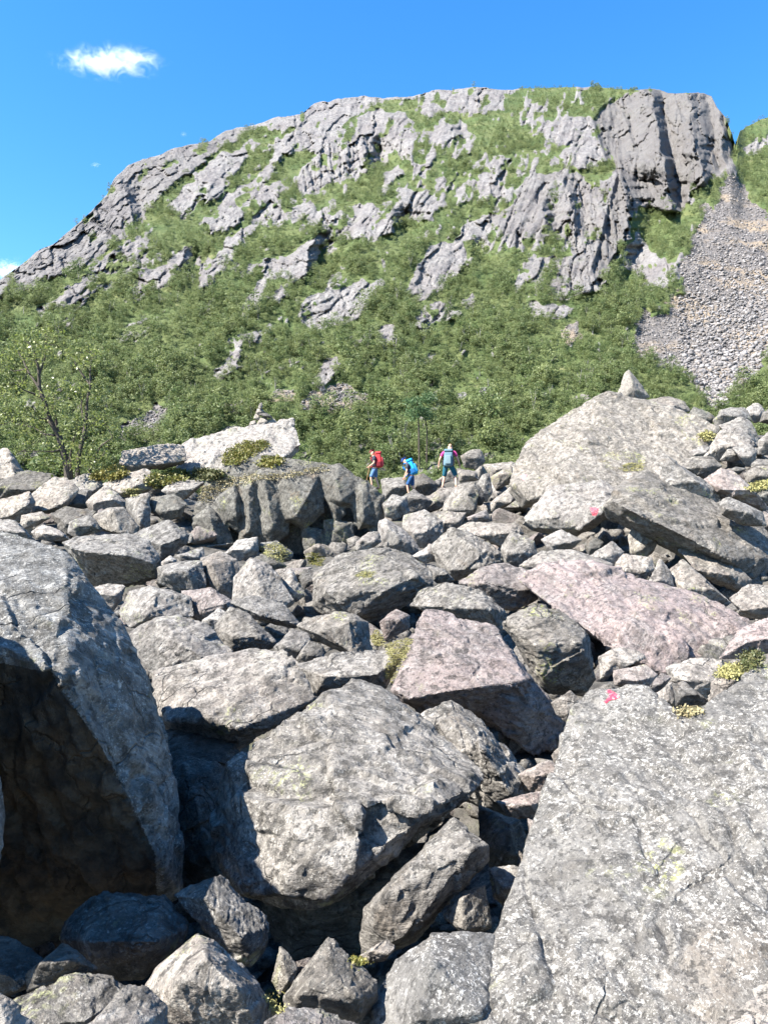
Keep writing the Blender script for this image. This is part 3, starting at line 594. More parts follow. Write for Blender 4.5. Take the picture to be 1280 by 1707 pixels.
# --- crag
B(21.5, 'crag', 'dark ribbed crag with moss on top and a deep shaded foot, left of the walkers',
  ([(325, 862, .3), (350, 795, .45), (400, 772, .55), (440, 760, .65), (500, 768, .65), (545, 774, .65), (600, 800, .6), (640, 832, .55), (632, 890, .5), (590, 905, .45), (545, 925, .3), (500, 915, .3), (400, 908, .25), (335, 905, .25)], [(400, 850, .22), (500, 850, .22)]),
  ([(322, 865, -.2), (348, 845, -.1), (372, 868, -.2), (388, 905, -.15), (360, 922, -.1), (333, 914, -.15)], [(350, 862, -0.85), (362, 905, -0.85)]),
  ([(360, 832, -.1), (393, 808, 0), (406, 850, -.2), (397, 885, -.15), (372, 868, -.15)], [(392, 815, -0.55), (394, 860, -0.88)]),
  ([(400, 808, 0), (430, 797, .1), (443, 850, -.1), (434, 905, -.1), (400, 898, -.1)], [(414, 815, -0.55), (416, 880, -0.88)]),
  ([(428, 790, .1), (470, 783, .2), (478, 830, 0), (480, 885, -.1), (450, 912, -.1), (424, 892, -.1)], [(440, 800, -0.40), (455, 880, -0.79)]),
  ([(462, 773, .2), (495, 778, .2), (528, 792, .1), (536, 850, -.05), (508, 876, -.1), (470, 862, -.1), (453, 800, 0)], [(480, 800, -0.40), (512, 830, -0.70), (492, 862, -0.73)]),
  ([(502, 880, 0), (537, 885, 0), (545, 942, -.05), (512, 935, -.05)], [(525, 900, -0.70), (528, 930, -0.70)]),
  ([(525, 783, .3), (567, 775, .4), (602, 803, .3), (592, 842, .1), (560, 845, .05), (537, 827, .05)], [(560, 800, -0.33), (570, 835, -0.55)]),
  ([(588, 812, .2), (613, 801, .3), (629, 820, .2), (626, 875, .05), (597, 880, 0), (585, 845, 0)], [(604, 820, -0.33), (606, 870, -0.61)]),
  ([(618, 822, .3), (641, 826, .4), (642, 864, .2), (632, 895, .1), (612, 880, .05)], [(628, 840, -0.17)]),
  ([(545, 835, 0), (570, 835, 0), (576, 856, -.05), (560, 872, -.1)], [(560, 850, -0.70)]),
  ([(540, 868, 0), (588, 872, 0), (589, 920, -.02), (547, 924, -.02)], [(565, 880, -0.55)]), nick='crag', vox=1.25, crag=1)
# --- around the walkers
B(24.0, 'grey', 'pale grey block with a flat lit face just below the tallest walker',
  ([(738, 842), (764, 810, .5), (790, 806, .6), (796, 830, .1), (794, 845), (787, 859), (740, 857)], [(780, 822, -.3), (742, 852, -.6), (790, 850, -.5)]), nick='block below the walkers')
B(25.0, 'dark', 'dark pointed stone right of the pale block below the walkers', ([(777, 824), (797, 808), (809, 830), (802, 842), (788, 842)], []))
B(27.0, 'grey', 'upright shaded stone right of the tallest walker', ([(794, 809), (804, 792), (815, 789), (820, 820), (811, 835), (800, 832)], []))
B(25.2, 'pale', 'pale leaning slab left of the great rounded rock', ([(812, 842), (856, 808), (862, 830), (842, 844), (817, 856)], []))
B(19.2, 'pale', 'broad pale boulder below the middle walker', ([(675, 861), (707, 852), (736, 868), (739, 887), (714, 912), (694, 909), (672, 880)], [(712, 885, -.45), (690, 890, -.5)]))
B(17.2, 'pale', 'wedge shaped boulder right of the foot of the crag', ([(632, 872), (645, 866), (676, 887), (701, 918), (687, 926), (634, 910)], [(672, 902, -.4), (648, 878, -.2)]))
B(16.4, 'pale', 'small round stone on the back of the hump backed boulder', ([(593, 904), (614, 888), (630, 887), (634, 903), (614, 919), (595, 917)], []))
B(21.3, 'grey', 'grey boulder with a shaded left side at the right end of the crag', ([(638, 842), (654, 826), (676, 829), (681, 854), (660, 865), (644, 860)], []))
B(25.6, 'grey', 'smooth stone hiding the feet of the middle walker', ([(664, 834), (690, 817), (720, 836), (706, 855), (680, 853)], []))
B(26.4, 'pale', 'long low stone under the feet of the tallest walker', ([(698, 838), (735, 815, .7), (765, 813, .7), (755, 838), (728, 849), (704, 855)], [(725, 836, -.3)]))
B(29.5, 'grey', 'low grey slab behind the walker with the red rucksack', ([(636, 800), (670, 797), (684, 812), (668, 830), (640, 832)], []))
B(28.6, 'dark', 'shaded slab between the middle and the tallest walker', ([(686, 795), (706, 790), (730, 808), (722, 824), (690, 826)], []))
B(20.2, 'pale', 'flat tilted stone below the pale block under the walkers', ([(722, 853), (775, 856), (766, 880), (752, 889), (736, 886)], []))
B(20.6, 'pink', 'small pinkish brown stone right of the flat tilted stone', ([(779, 862), (810, 850), (817, 867), (784, 873)], []))
B(18.6, 'pale', 'wide low boulder left of the lower edge of the great rounded rock', ([(762, 882), (784, 870), (817, 872), (862, 873), (872, 890), (836, 909), (800, 890)], []))
B(15.7, 'grey', 'rugged boulder with a dark right face, right of the hump backed boulder',
  ([(718, 909), (747, 883, .4), (780, 886, .6), (804, 902, .5), (846, 928, .2), (842, 942), (794, 956), (757, 966), (735, 949)], [(795, 915, -.3), (800, 948, -.6), (750, 950, -.45)]), nick='rugged dark faced boulder')
B(16.1, 'pale', 'small pale stone touching the left end of the rugged dark faced boulder', ([(687, 928), (720, 907), (729, 927), (710, 940)], []))
B(14.6, 'grey', 'grey stone in front of the rugged dark faced boulder', ([(712, 942), (740, 949), (756, 967), (720, 974)], []))
B(13.1, 'pink', 'rounded pink grey boulder left of the tilted pink slab', ([(768, 972), (804, 946, .6), (840, 939, .7), (880, 950, .6), (902, 975, .2), (897, 1000), (860, 1014), (830, 1014), (795, 989)], []))
B(30.0, 'grey', 'flat stones at the skyline left of the great rounded rock', ([(805, 775), (854, 769), (866, 790), (820, 794)], []))
B(34.0, 'grey', 'grey hump on the skyline right of the tallest walker', ([(768, 760), (785, 750), (800, 749), (808, 768), (795, 782), (775, 778)], []))
B(29.2, 'pale', 'pale stone at the elbow of the tallest walker', ([(762, 781), (794, 786), (799, 800), (767, 804)], []))
B(28.0, 'pale', 'long pale stone below the flat skyline stones', ([(818, 795), (850, 776), (860, 800), (827, 816)], []))
# --- great rock on the right
B(21.5, 'grey', 'great rounded pale rock on the right with a faded red mark at its left edge',
  ([(853, 806, .1), (860, 783, .4), (886, 733, .8), (950, 687, 1.1), (1003, 660, 1.25), (1013, 657, 1.25), (1080, 671, 1.2), (1120, 682, 1.1), (1150, 703, .9), (1192, 715, .8), (1160, 765, .3), (1100, 800, -.1), (1020, 832, -.35), (963, 830, -.35), (915, 818, -.3), (876, 836, -.1)],
   [(1000, 760, .2), (940, 790, -.15)]), nick='great rounded rock')
B(18.8, 'pale', 'pale jutting ledge under the great rounded rock, with a red painted triangle',
  ([(872, 868, .2), (915, 814, .5), (1000, 800, .7), (1032, 820, .5), (1026, 853, 0), (997, 874, -.1), (963, 893, -.05), (935, 890, .1), (890, 880, .1)], [(1015, 846, -.4), (965, 882, -.5), (925, 860, -.3)]), nick='jutting ledge')
B(15.9, 'grey', 'long leaning slab on the right with a black cave under its lower edge',
  ([(1017, 832, .1), (1040, 806, .55), (1080, 788, .8), (1123, 802, .85), (1173, 837, .75), (1213, 860, .6), (1268, 872, .6), (1300, 930, .2), (1252, 965, 0), (1216, 940, -.1), (1200, 945, -.1), (1153, 905, -.1), (1136, 899, -.1), (1086, 872, -.1), (1053, 862, 0), (1025, 852)],
   [(1085, 866, -.4), (1150, 898, -.45), (1216, 933, -.42), (1045, 848, -.3)]), nick='leaning slab')
B(15.3, 'pale', 'thin sunlit plank of rock below the leaning slab, over the cave',
  ([(1131, 917), (1163, 920), (1216, 937), (1252, 967), (1242, 986), (1200, 963), (1153, 936)], []))
B(17.2, 'grey', 'straight edged upper plank lying along the top of the leaning slab',
  ([(1084, 774, .2), (1106, 756, .4), (1126, 776, .4), (1202, 820, .3), (1198, 845), (1180, 846), (1123, 806), (1080, 790)], []))
B(15.8, 'grey', 'cracked block at the right end of the leaning slab', ([(1198, 839), (1216, 829), (1268, 853), (1275, 875), (1246, 874), (1204, 859)], []))
B(18.3, 'grey', 'egg shaped grey boulder above the straight edged upper plank', ([(1131, 774), (1153, 763), (1186, 762), (1200, 777), (1173, 797), (1150, 789)], []))
B(17.3, 'pink', 'rough layered slab right of the egg shaped boulder', ([(1174, 801), (1203, 779), (1226, 789), (1246, 818), (1272, 840), (1285, 855), (1250, 844), (1216, 830), (1191, 816)], []))
B(24.0, 'grey', 'flat backed boulder on the skyline right of the great rounded rock', ([(1190, 702), (1202, 684), (1220, 680), (1239, 680), (1251, 699), (1231, 699), (1210, 706), (1197, 711)], []))
B(23.0, 'pale', 'pale boulder below the flat backed skyline boulder', ([(1200, 709), (1236, 696), (1249, 703), (1261, 722), (1262, 741), (1236, 738), (1208, 719)], []))
B(21.6, 'pale', 'big pale rock with a rounded top near the right border, above the dark sided block', ([(1172, 764), (1190, 743), (1202, 719), (1223, 716), (1250, 729), (1259, 744), (1233, 750), (1213, 754), (1202, 767)], []))
B(20.5, 'grey', 'block with a dark front face below the big pale rock near the right border', ([(1200, 767), (1213, 749), (1233, 747), (1237, 765), (1223, 769)], []))
B(20.2, 'pale', 'upright pale block right of the dark fronted block', ([(1221, 747), (1249, 741), (1262, 752), (1253, 776), (1244, 777), (1233, 763)], []))
B(25.0, 'pale', 'pale round headed boulder on the skyline near the right border', ([(1244, 682), (1257, 672), (1268, 675), (1274, 685), (1270, 700), (1257, 705), (1247, 695)], []))
B(24.4, 'dark', 'black shaded boulder at the right border on the skyline', ([(1268, 702), (1272, 688), (1290, 675), (1310, 690), (1300, 712)], []))
B(24.2, 'crag', 'mossy stone right of the top of the great rounded rock', ([(1149, 690), (1157, 678), (1182, 688), (1192, 697), (1184, 706), (1170, 707)], []))
B(21.0, 'pale', 'pale boulder at the right border above the flat stone', ([(1265, 736), (1280, 721), (1310, 728), (1310, 760), (1266, 756)], []))
B(19.6, 'grey', 'flat stone at the right border', ([(1251, 774), (1262, 765), (1300, 768), (1300, 780), (1256, 782)], []))
B(18.0, 'grey', 'grey block at the right border above a cushion of yellow moss', ([(1239, 789), (1262, 777), (1300, 778), (1300, 804), (1248, 804)], []))
B(18.4, 'crag', 'low stone capped with yellow moss', ([(1211, 785), (1226, 778), (1244, 781), (1233, 790), (1218, 793)], []))
B(17.3, 'crag', 'low reddish rocks under a cushion of yellow moss at the right border', ([(1246, 812), (1272, 804), (1310, 808), (1310, 838), (1275, 843), (1248, 836)], []))
B(19.2, 'pale', 'small wedge lying on the right shoulder of the great rounded rock', ([(1149, 753), (1172, 742), (1183, 746), (1168, 763), (1153, 763)], []))
B(25.2, 'pale', 'thin cap slab on the very top of the great rounded rock', ([(1081, 667), (1113, 661), (1140, 669), (1148, 684), (1130, 692), (1093, 676)], []))
B(16.2, 'pale', 'pale block standing in the mouth of the cave', ([(1048, 894), (1060, 869), (1095, 887), (1088, 920), (1070, 932), (1051, 922)], []))
B(14.7, 'pale', 'pale stone left of the dark bottomed stone under the cave', ([(984, 927), (1020, 904), (1038, 920), (1030, 944), (1000, 943)], []))
B(14.4, 'pale', 'dark bottomed stone under the cave, left of the pointed stone', ([(1026, 941), (1040, 924), (1083, 931), (1089, 947), (1066, 973), (1031, 963)], []))
B(13.6, 'pale', 'small pointed stone like a tooth above the tilted pink slab', ([(1078, 976), (1100, 932), (1118, 957), (1122, 978), (1086, 980)], [(1102, 965, -.5)]))
B(13.7, 'pale', 'long pale slab in sun and shade right of the tooth shaped stone', ([(1114, 954), (1140, 936), (1155, 950), (1188, 990), (1218, 1005), (1170, 1014), (1124, 983)], []))
B(16.6, 'crag', 'small yellowish stone under the jutting ledge', ([(974, 908), (986, 894), (1005, 903), (1002, 919), (980, 926)], []))
B(14.1, 'pale', 'long low stone above the left end of the tilted pink slab', ([(864, 944), (903, 919), (953, 916), (995, 930), (1022, 941), (1013, 963), (963, 950), (886, 954)], []))
B(16.6, 'pale', 'pale low stone under the left end of the jutting ledge', ([(904, 899), (936, 884), (968, 900), (955, 912), (920, 920)], []))
B(15.1, 'grey', 'smooth dark sided block left of the long low stone', ([(836, 915), (852, 886), (888, 904), (894, 926), (864, 946), (845, 940)], []))
B(95., 'grey', 'lone pale pointed boulder standing in the scrub behind the great rounded rock', ([(1031, 655), (1041, 622), (1048, 617), (1056, 628), (1081, 660), (1062, 672), (1038, 668)], [(1055, 645, -.5)]))
# --- cairn
for k, (lab, pts) in enumerate([
        ('white upright top stone of the cairn', [(430, 679), (433, 672), (437, 671), (438, 678), (434, 683)]),
        ('pale stone under the top stone of the cairn', [(426, 688), (429, 681), (436, 681), (440, 686), (434, 691)]),
        ('dark flat plate in the middle of the cairn', [(431, 691), (440, 686), (452, 693), (456, 698), (445, 696)]),
        ('round pale stone at the left side of the cairn', [(423, 697), (426, 689), (432, 690), (434, 698), (428, 701)]),
        ('large bottom stone of the cairn', [(427, 709), (433, 697), (442, 694), (448, 702), (445, 709), (434, 712)]),
        ('squat bottom stone at the right of the cairn', [(445, 708), (449, 698), (457, 698), (462, 704), (456, 709)]),
        ('small stones at the left foot of the cairn', [(415, 709), (418, 702), (426, 701), (428, 709), (421, 712)])]):
    B(33.0 + .1 * (k % 2), 'dark' if 'dark' in lab else 'pale', lab, (pts, []), cairn=1)
print('T3', round(_T.time() - _t0, 1))
# ------------------------------------------------------------------ building the boulders
def hull_points(Y, outline, ridge, rs, kw_grow, plane=None, S0=None, deep=.6):
    ys = [p[1] for p in outline]; xs = [p[0] for p in outline]
    y0, y1, x0, x1 = min(ys), max(ys), min(xs), max(xs)
    w, h = x1 - x0, y1 - y0
    S = S0 or .5 * math.sqrt(w * h) * Y / F
    P = []; full = []
    if plane:      # a flat face: the reciprocal of its distance is linear across the picture
        pl = lambda x, y, k: (x, y, (1 / (plane[0] + plane[1] * y + plane[2] * x) * k - Y) / S)
        outline = [pl(p[0], p[1], 1.0) for p in outline]; ridge = [pl(p[0], p[1], .975) for p in ridge]
    for p in outline:
        t = (p[1] - y0) / h
        r = p[2] if len(p) > 2 else (.66 - .72 * t)
        full.append((p[0], p[1], r))
    cx, cy = sum(xs) / len(xs), sum(ys) / len(ys)
    if not ridge and not plane:
        a = rs.uniform(.42, .62); j = rs.uniform(-.12, .12)
        ridge = [(x0 + w * (.26 + j), y0 + h * (a + rs.uniform(-.1, .1)), -.5), (x0 + w * (.74 + j), y0 + h * (a + rs.uniform(-.12, .1)), -.5)]
        if h > w * 1.1: ridge = [(x0 + w * rs.uniform(.4, .6), y0 + h * .25, 0.05), (x0 + w * rs.uniform(.35, .65), y0 + h * .75, -.55)]
    rb = max(r for _, _, r in full)
    G = kw_grow; full = [(cx + (x - cx) * G, cy + (y - cy) * G, r) for x, y, r in full]
    out = [at(x, y, Y + r * S) for x, y, r in full] + [at(p[0], p[1], Y + (p[2] if len(p) > 2 else -.5) * S) for p in ridge]
    for x, y, r in full:
        k = .80 if deep < 1 else .90; out.append(at(cx + (x - cx) * k, cy + (y - cy) * k + h * .06, Y + (max(r, .2 if not plane else -9) + deep) * S))
    return out, S, (cx, cy, w, h)

def chip(bm, rs, S, n=9, depth=(.03, .13)):
    """break off corners: cut by planes just inside the hull"""
    for _ in range(n):
        d = Vector((rs.gauss(0, 1), rs.gauss(0, 1), rs.gauss(0, 1))).normalized()
        v = max(bm.verts, key=lambda q: q.co.dot(d)); c = v.co - d * S * rs.uniform(*depth)
        r = bmesh.ops.bisect_plane(bm, geom=bm.verts[:] + bm.edges[:] + bm.faces[:], plane_co=c, plane_no=d, clear_outer=True)
        ed = [e for e in r['geom_cut'] if isinstance(e, bmesh.types.BMEdge)]
        if ed: bmesh.ops.contextual_create(bm, geom=ed)

def convex(pts):
    bm = bmesh.new()
    for p in pts: bm.verts.new(p)
    r = bmesh.ops.convex_hull(bm, input=bm.verts)
    dead = list({g for g in r['geom_interior'] + r['geom_unused'] if isinstance(g, bmesh.types.BMVert)})
    if dead: bmesh.ops.delete(bm, geom=dead, context='VERTS')
    return bm

VOX = 1.9                                   # remesh cell, in pixels of the 767 wide picture
tmp = []
for bi, (Y, mat, label, hulls, kw) in enumerate(BL):
    rs = random.Random(100 + bi)
    me = bpy.data.meshes.new('hull'); bmx = bmesh.new(); info = None; Ymin = 1e9
    for outline, ridge in hulls:
        pts, S, ext = hull_points(Y, outline, ridge, rs, 1.0 if kw.get('near') else (1.11 if max(p[0] for p in outline) - min(p[0] for p in outline) < 110 else 1.04), kw.get('plane'), info[0] if info and kw.get('one') else None, kw.get('deep', .6))
        if info and kw.get('one'): pts = pts[:-len(outline)] + [q_ + Vector((0, S * .35, -.05 * S)) for q_ in pts[:len(outline)]]
        if info is None: info = (S, ext)
        wpx = max(p[0] for p in outline) - min(p[0] for p in outline)
        if wpx > 62 and not kw.get('near') and not kw.get('crag'):
            base_pts = [(p[0], p[1], (pt.y - Y) / S) for p, pt in zip(outline, pts)] + [(p[0], p[1], (p[2] if len(p) > 2 else -.5)) for p in ridge]
            front = base_pts + ([] if ridge else [((pt.x / pt.y) * F + 640, 853.5 - (pt.z - CAMZ) / pt.y * F, (pt.y - Y) / S) for pt in pts[len(outline):len(pts) - len(outline)]])
            for q_ in range(1 if wpx < 150 else 2):
                a_ = rs.uniform(0, math.pi); nx_, ny_ = math.cos(a_), math.sin(a_); c0 = rs.uniform(-.18, .18) * wpx
                cx_, cy_ = sum(p[0] for p in front) / len(front), sum(p[1] for p in front) / len(front)
                sg = rs.choice((-1, 1)); sel = []
                dd = [((p[0] - cx_) * nx_ + (p[1] - cy_) * ny_ - c0) * sg for p in front]
                for k_ in range(len(front)):
                    if dd[k_] > 0: sel.append(front[k_])
                    for m_ in range(k_ + 1, len(front)):
                        if dd[k_] * dd[m_] < 0:
                            f_ = dd[k_] / (dd[k_] - dd[m_]); sel.append(tuple(front[k_][u_] + (front[m_][u_] - front[k_][u_]) * f_ for u_ in range(3)))
                if len(sel) >= 4:
                    th = rs.uniform(.05, .10)
                    pp = [at(cx_ + (x - cx_) * .985, cy_ + (y - cy_) * .985 + 1, Y + (r - th) * S) for x, y, r in sel]; pp += [v_ + Vector((0, S * .4, -.1 * S)) for v_ in pp]
                    b2 = convex(pp); bmesh.ops.triangulate(b2, faces=b2.faces[:]); h2_ = bpy.data.meshes.new('h'); b2.to_mesh(h2_); b2.free(); bmx.from_mesh(h2_); bpy.data.meshes.remove(h2_)
        bm = convex(pts); chip(bm, rs, S, rs.choice((1, 2, 3)), (.03, .12) if not kw.get('near') else (.02, .06)); bmesh.ops.triangulate(bm, faces=bm.faces[:]); h = bpy.data.meshes.new('h'); bm.to_mesh(h); bm.free(); bmx.from_mesh(h); bpy.data.meshes.remove(h)
    bmx.to_mesh(me); bmx.free()
    co = np.empty(len(me.vertices) * 3); me.vertices.foreach_get('co', co); co = co.reshape(-1, 3)
    Ymid = max(co[:, 1].min(), Y * .55) * .5 + Y * .5
    base = np.array(((co[:, 0].min() + co[:, 0].max()) / 2, (co[:, 1].min() + co[:, 1].max()) / 2, co[:, 2].min()))
    me.vertices.foreach_set('co', (co - base).ravel()); me.update()
    o = bpy.data.objects.new('tmp', me); COL.objects.link(o)
    md = o.modifiers.new('r', 'REMESH'); md.mode = 'VOXEL'; md.voxel_size = (kw.get('vox') or (VOX if info[1][2] > 260 else 1.2)) * Ymid / (F * 767 / 1280)
    if info[0] * 2 / md.voxel_size < 9: md.voxel_size = info[0] * 2 / 9
    md.use_smooth_shade = True
    tmp.append((o, base, info, co))
dg = bpy.context.evaluated_depsgraph_get(); dg.update()
boulders = []
def rough(me, S, seed, smooth=1.0, off=None, vox=.01):
    n = len(me.vertices); V = np.empty(n * 3, np.float32); me.vertices.foreach_get('co', V); V = V.reshape(n, 3).astype(np.float64)
    N = np.empty(n * 3, np.float32); me.vertices.foreach_get('normal', N); N = N.reshape(n, 3)
    rs = np.random.RandomState(seed)
    A = np.linalg.qr(rs.normal(size=(3, 3)))[0]                       # bedding frame of this stone
    Q = V @ A.T + rs.uniform(-50, 50, 3)
    q = Q / S
    S1 = min(S, 1.8)
    warp = np.stack([fbm(q * 1.6 + k * 9, 3, seed + k) for k in range(3)], 1)
    d = fbm(q * 1.0, 2, seed) * .022 * S * smooth
    h1, e1 = facets((q + warp * .15) * (1.1, 1.1, 2.0), seed + 3, .8)       # big broken plates along the bedding
    d += h1 * .050 * S1 * smooth
    msk = sstep(-.25, .25, fbm(q * 1.7 + 5, 2, seed + 6))
    h2, e2 = facets((Q / S1 + warp * .12) * (3.2, 3.2, 8.5), seed + 5)
    d += h2 * .034 * S1 * (.25 + .75 * msk * smooth)
    h3, e3 = facets((Q / S1 + warp * .1) * (9, 9, 22), seed + 8)
    d += h3 * .014 * S1 * (.35 + .65 * msk)
    led = Q[:, 2] / S1 * 7.0 + warp[:, 0] * 1.6; led = led - np.floor(led)   # thin ledges where the layers break off
    d += (np.where(led < .8, led / .8, (1 - led) / .2) - .5) * .016 * S1 * sstep(-.05, .3, fbm(q * 1.4 + 15, 2, seed + 26))
    d -= .024 * S1 * (1 - sstep(.0, .04, e1)) * (h1 > .05)                  # a few open joints
    d += fbm(Q * 9.0 / S1, 4, seed + 12, .6) * .0075 * S1
    E = np.empty(len(me.edges) * 2, np.int32); me.edges.foreach_get('vertices', E); E = E.reshape(-1, 2)
    cnt = np.bincount(E.ravel(), minlength=n).astype(float) + 1
    for _ in range(1):                                                    # ease the steps over a cell
        d = (d + np.bincount(E[:, 0], d[E[:, 1]], n) + np.bincount(E[:, 1], d[E[:, 0]], n)) / cnt
    d += fbm(Q / (vox * 3), 3, seed + 21, .7) * vox * .4
    V += N * d[:, None]
    me.vertices.foreach_set('co', V.astype(np.float32).ravel()); me.update()

total = 0
for bi, ((Y, mat, label, hulls, kw), (o, base, info, co)) in enumerate(zip(BL, tmp)):
    me = bpy.data.meshes.new_from_object(o.evaluated_get(dg)); me.name = 'boulder'
    rough(me, info[0] if 'crag' not in kw else info[0] * .35, 40 + bi * 31, kw.get('smooth', 1.0), vox=o.modifiers[0].voxel_size)
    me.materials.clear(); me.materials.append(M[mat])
    me.polygons.foreach_set('use_smooth', np.ones(len(me.polygons), bool))
    me.set_sharp_from_angle(angle=R(26))
    total += len(me.polygons)
    nm = 'cairn_stone' if kw.get('cairn') else ('crag' if kw.get('nick') == 'crag' else ('boulder' if info[1][2] > 26 else 'stone'))
    b = bpy.data.objects.new(nm, me); b.location = base; link(b)
    tag(b, label, 'stone' if nm in ('cairn_stone', 'stone') else ('crag' if nm == 'crag' else 'boulder'), 'stones of the cairn' if kw.get('cairn') else ('boulders of the rock field' if nm in ('boulder', 'stone') else None))
    boulders.append((b, kw.get('nick'), info, Y))
for o, *_ in tmp:
    m_ = o.data; bpy.data.objects.remove(o); bpy.data.meshes.remove(m_)
print('boulder polys', total)
BY = {nk: b for b, nk, *_ in boulders if nk}

# ------------------------------------------------------------------ ground under the stones
pts = []
for (b, nk, (S, (cx, cy, w, h)), Y), (o_, base, inf, co) in zip(boulders, tmp):
    if Y > 60 or b.name.startswith('cairn'): continue
    drop = .4 if Y < 9 else .25
    pts.append((base[0], Y + .5 * S, at(cx, cy + h * .28, Y + .5 * S).z - drop - (.45 * S)))
pts += [(x, 36, 2.4) for x in (-26, -16, -8)] + [(x, 38, 2.2) for x in (0, 3)] + [(12, 34, 3.6), (20, 34, 4.2), (28, 32, 4.5)] + [(x, 47, 0.6) for x in range(-40, 45, 8)] + [(-20, 10, -.3), (-20, 24, 2.0), (22, 12, -.2), (22, 20, 1.8), (-8, 1, -1.3), (8, 1, -1.0), (0, .5, -1.2), (-5, 4, -1.2), (5, 4, -1.0)]
for px, py, Yc, dz in ((1080, 900, 17.5, 1.0), (1140, 930, 17, 1.2), (1020, 880, 18.5, .8), (1200, 985, 16, .8), (200, 960, 15.5, .8), (790, 1400, 5.2, 1.2), (850, 1420, 5.0, .8), (600, 1540, 4.3, 2.0), (330, 1290, 6.0, 2.4), (330, 1330, 5.6, 3.2), (330, 1420, 5.0, 3.2), (320, 1450, 4.6, 2.6), (350, 1260, 6.6, 1.2), (650, 1440, 4.6, 1.8), (480, 1560, 4.2, 1.4), (850, 1330, 5.8, .5), (100, 1560, 4.0, .4), (700, 1020, 11.8, .5), (745, 1180, 8.4, .4)):
    q = at(px, py, Yc); pts += [(q.x + a_, q.y + b_, q.z - dz) for a_ in (-.3, .3) for b_ in (-.2, .5)]
pts = np.array(pts)
gxx = np.linspace(-70, 70, 141); gyy = np.concatenate((np.linspace(-6, 50, 141), np.linspace(52, 175, 50)))
GX, GY = np.meshgrid(gxx, gyy); Pq = np.stack((GX.ravel(), GY.ravel()), 1)
D = np.sqrt(((Pq[:, None, :] - pts[None, :, :2]) ** 2).sum(2)) + .25
W = D ** -3.2
GZ = (W * pts[None, :, 2]).sum(1) / W.sum(1)
far = sstep(44, 58, Pq[:, 1]); GZ = GZ * (1 - far) + far * np.interp(Pq[:, 1], [44, 60, 110, 150, 175], [1.0, -.5, 1.0, 3.0, 3.4])
GZ += fbm(np.stack((Pq[:, 0] * .9, Pq[:, 1] * .9, Pq[:, 0] * 0), 1), 4, 3) * .22
ni, nj = GX.shape; gi = np.arange(ni * nj).reshape(ni, nj)
gq = np.stack((gi[:-1, :-1], gi[:-1, 1:], gi[1:, 1:], gi[1:, :-1]), -1).reshape(-1, 4)
gm, t, p = new_mat('rubble_soil')
tc = t.node('ShaderNodeNewGeometry').outputs['Position']
c = t.mix(t.ramp(t.noise(tc, 3, 6, .7), .4, .62), (.045, .041, .035), (.10, .092, .08))
c = t.mix(t.ramp(t.noise(tc, .9, 5, .6), .55, .7, 0, .7), c, (.07, .078, .03))
t.l.new(c, p.inputs['Base Color']); p.inputs['Roughness'].default_value = .95
bp = t.node('ShaderNodeBump'); bp.inputs['Distance'].default_value = .15; t.l.new(t.noise(tc, 5, 6, .75), bp.inputs['Height']); t.l.new(bp.outputs[0], p.inputs['Normal'])
ground = link(bpy.data.objects.new('ground', mesh_np('ground', np.stack((Pq[:, 0], Pq[:, 1], GZ), 1), 4, gq, gm)))
tag(ground, 'stony soil under the boulder field', kind='structure')
print('T4', round(_T.time() - _t0, 1))
# the brown sheltered face of the overhanging boulder, shade put into its colour
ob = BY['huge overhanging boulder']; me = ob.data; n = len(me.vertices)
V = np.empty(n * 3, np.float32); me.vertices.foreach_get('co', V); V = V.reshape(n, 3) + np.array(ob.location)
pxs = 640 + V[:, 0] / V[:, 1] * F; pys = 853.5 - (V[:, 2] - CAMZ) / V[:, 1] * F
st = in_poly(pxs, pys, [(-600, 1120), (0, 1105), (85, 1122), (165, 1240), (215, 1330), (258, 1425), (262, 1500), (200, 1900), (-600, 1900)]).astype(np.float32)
me.attributes.new('stain_shade', 'FLOAT', 'POINT').data.foreach_set('value', st)

# ------------------------------------------------------------------ stones in the gaps
def stone_mesh(seed, fine=1.0):
    rs = random.Random(seed)
    pts = []
    for _ in range(8):
        d = Vector((rs.gauss(0, 1), rs.gauss(0, 1), rs.gauss(0, 1))).normalized()
        pts.append(Vector((d.x * rs.uniform(.8, 1.15), d.y * .95, d.z * rs.uniform(.7, 1.0))))
    bm = convex(pts); chip(bm, rs, 1.0, 2, (.05, .2)); bmesh.ops.triangulate(bm, faces=bm.faces[:])
    me = bpy.data.meshes.new('h'); bm.to_mesh(me); bm.free()
    o = bpy.data.objects.new('tmp', me); COL.objects.link(o)
    md = o.modifiers.new('r', 'REMESH'); md.mode = 'VOXEL'; md.voxel_size = .11 / fine; md.use_smooth_shade = True
    d_ = bpy.context.evaluated_depsgraph_get(); d_.update()
    r = bpy.data.meshes.new_from_object(o.evaluated_get(d_)); bpy.data.objects.remove(o)
    r.name = 'stone'; rough(r, 1.0, seed * 7 + 1, 1.0, vox=.11 / fine)
    r.polygons.foreach_set('use_smooth', np.ones(len(r.polygons), bool)); r.set_sharp_from_angle(angle=R(26))
    return r
STONES = []
for k in range(10):
    base_me = stone_mesh(500 + k, 1.5)
    for mk in ('grey', 'pale', 'pink'):
        c_ = base_me.copy() if mk != 'grey' else base_me
        c_.materials.clear(); c_.materials.append(M[mk]); STONES.append((k, mk, c_))
dg = bpy.context.evaluated_depsgraph_get(); dg.update()
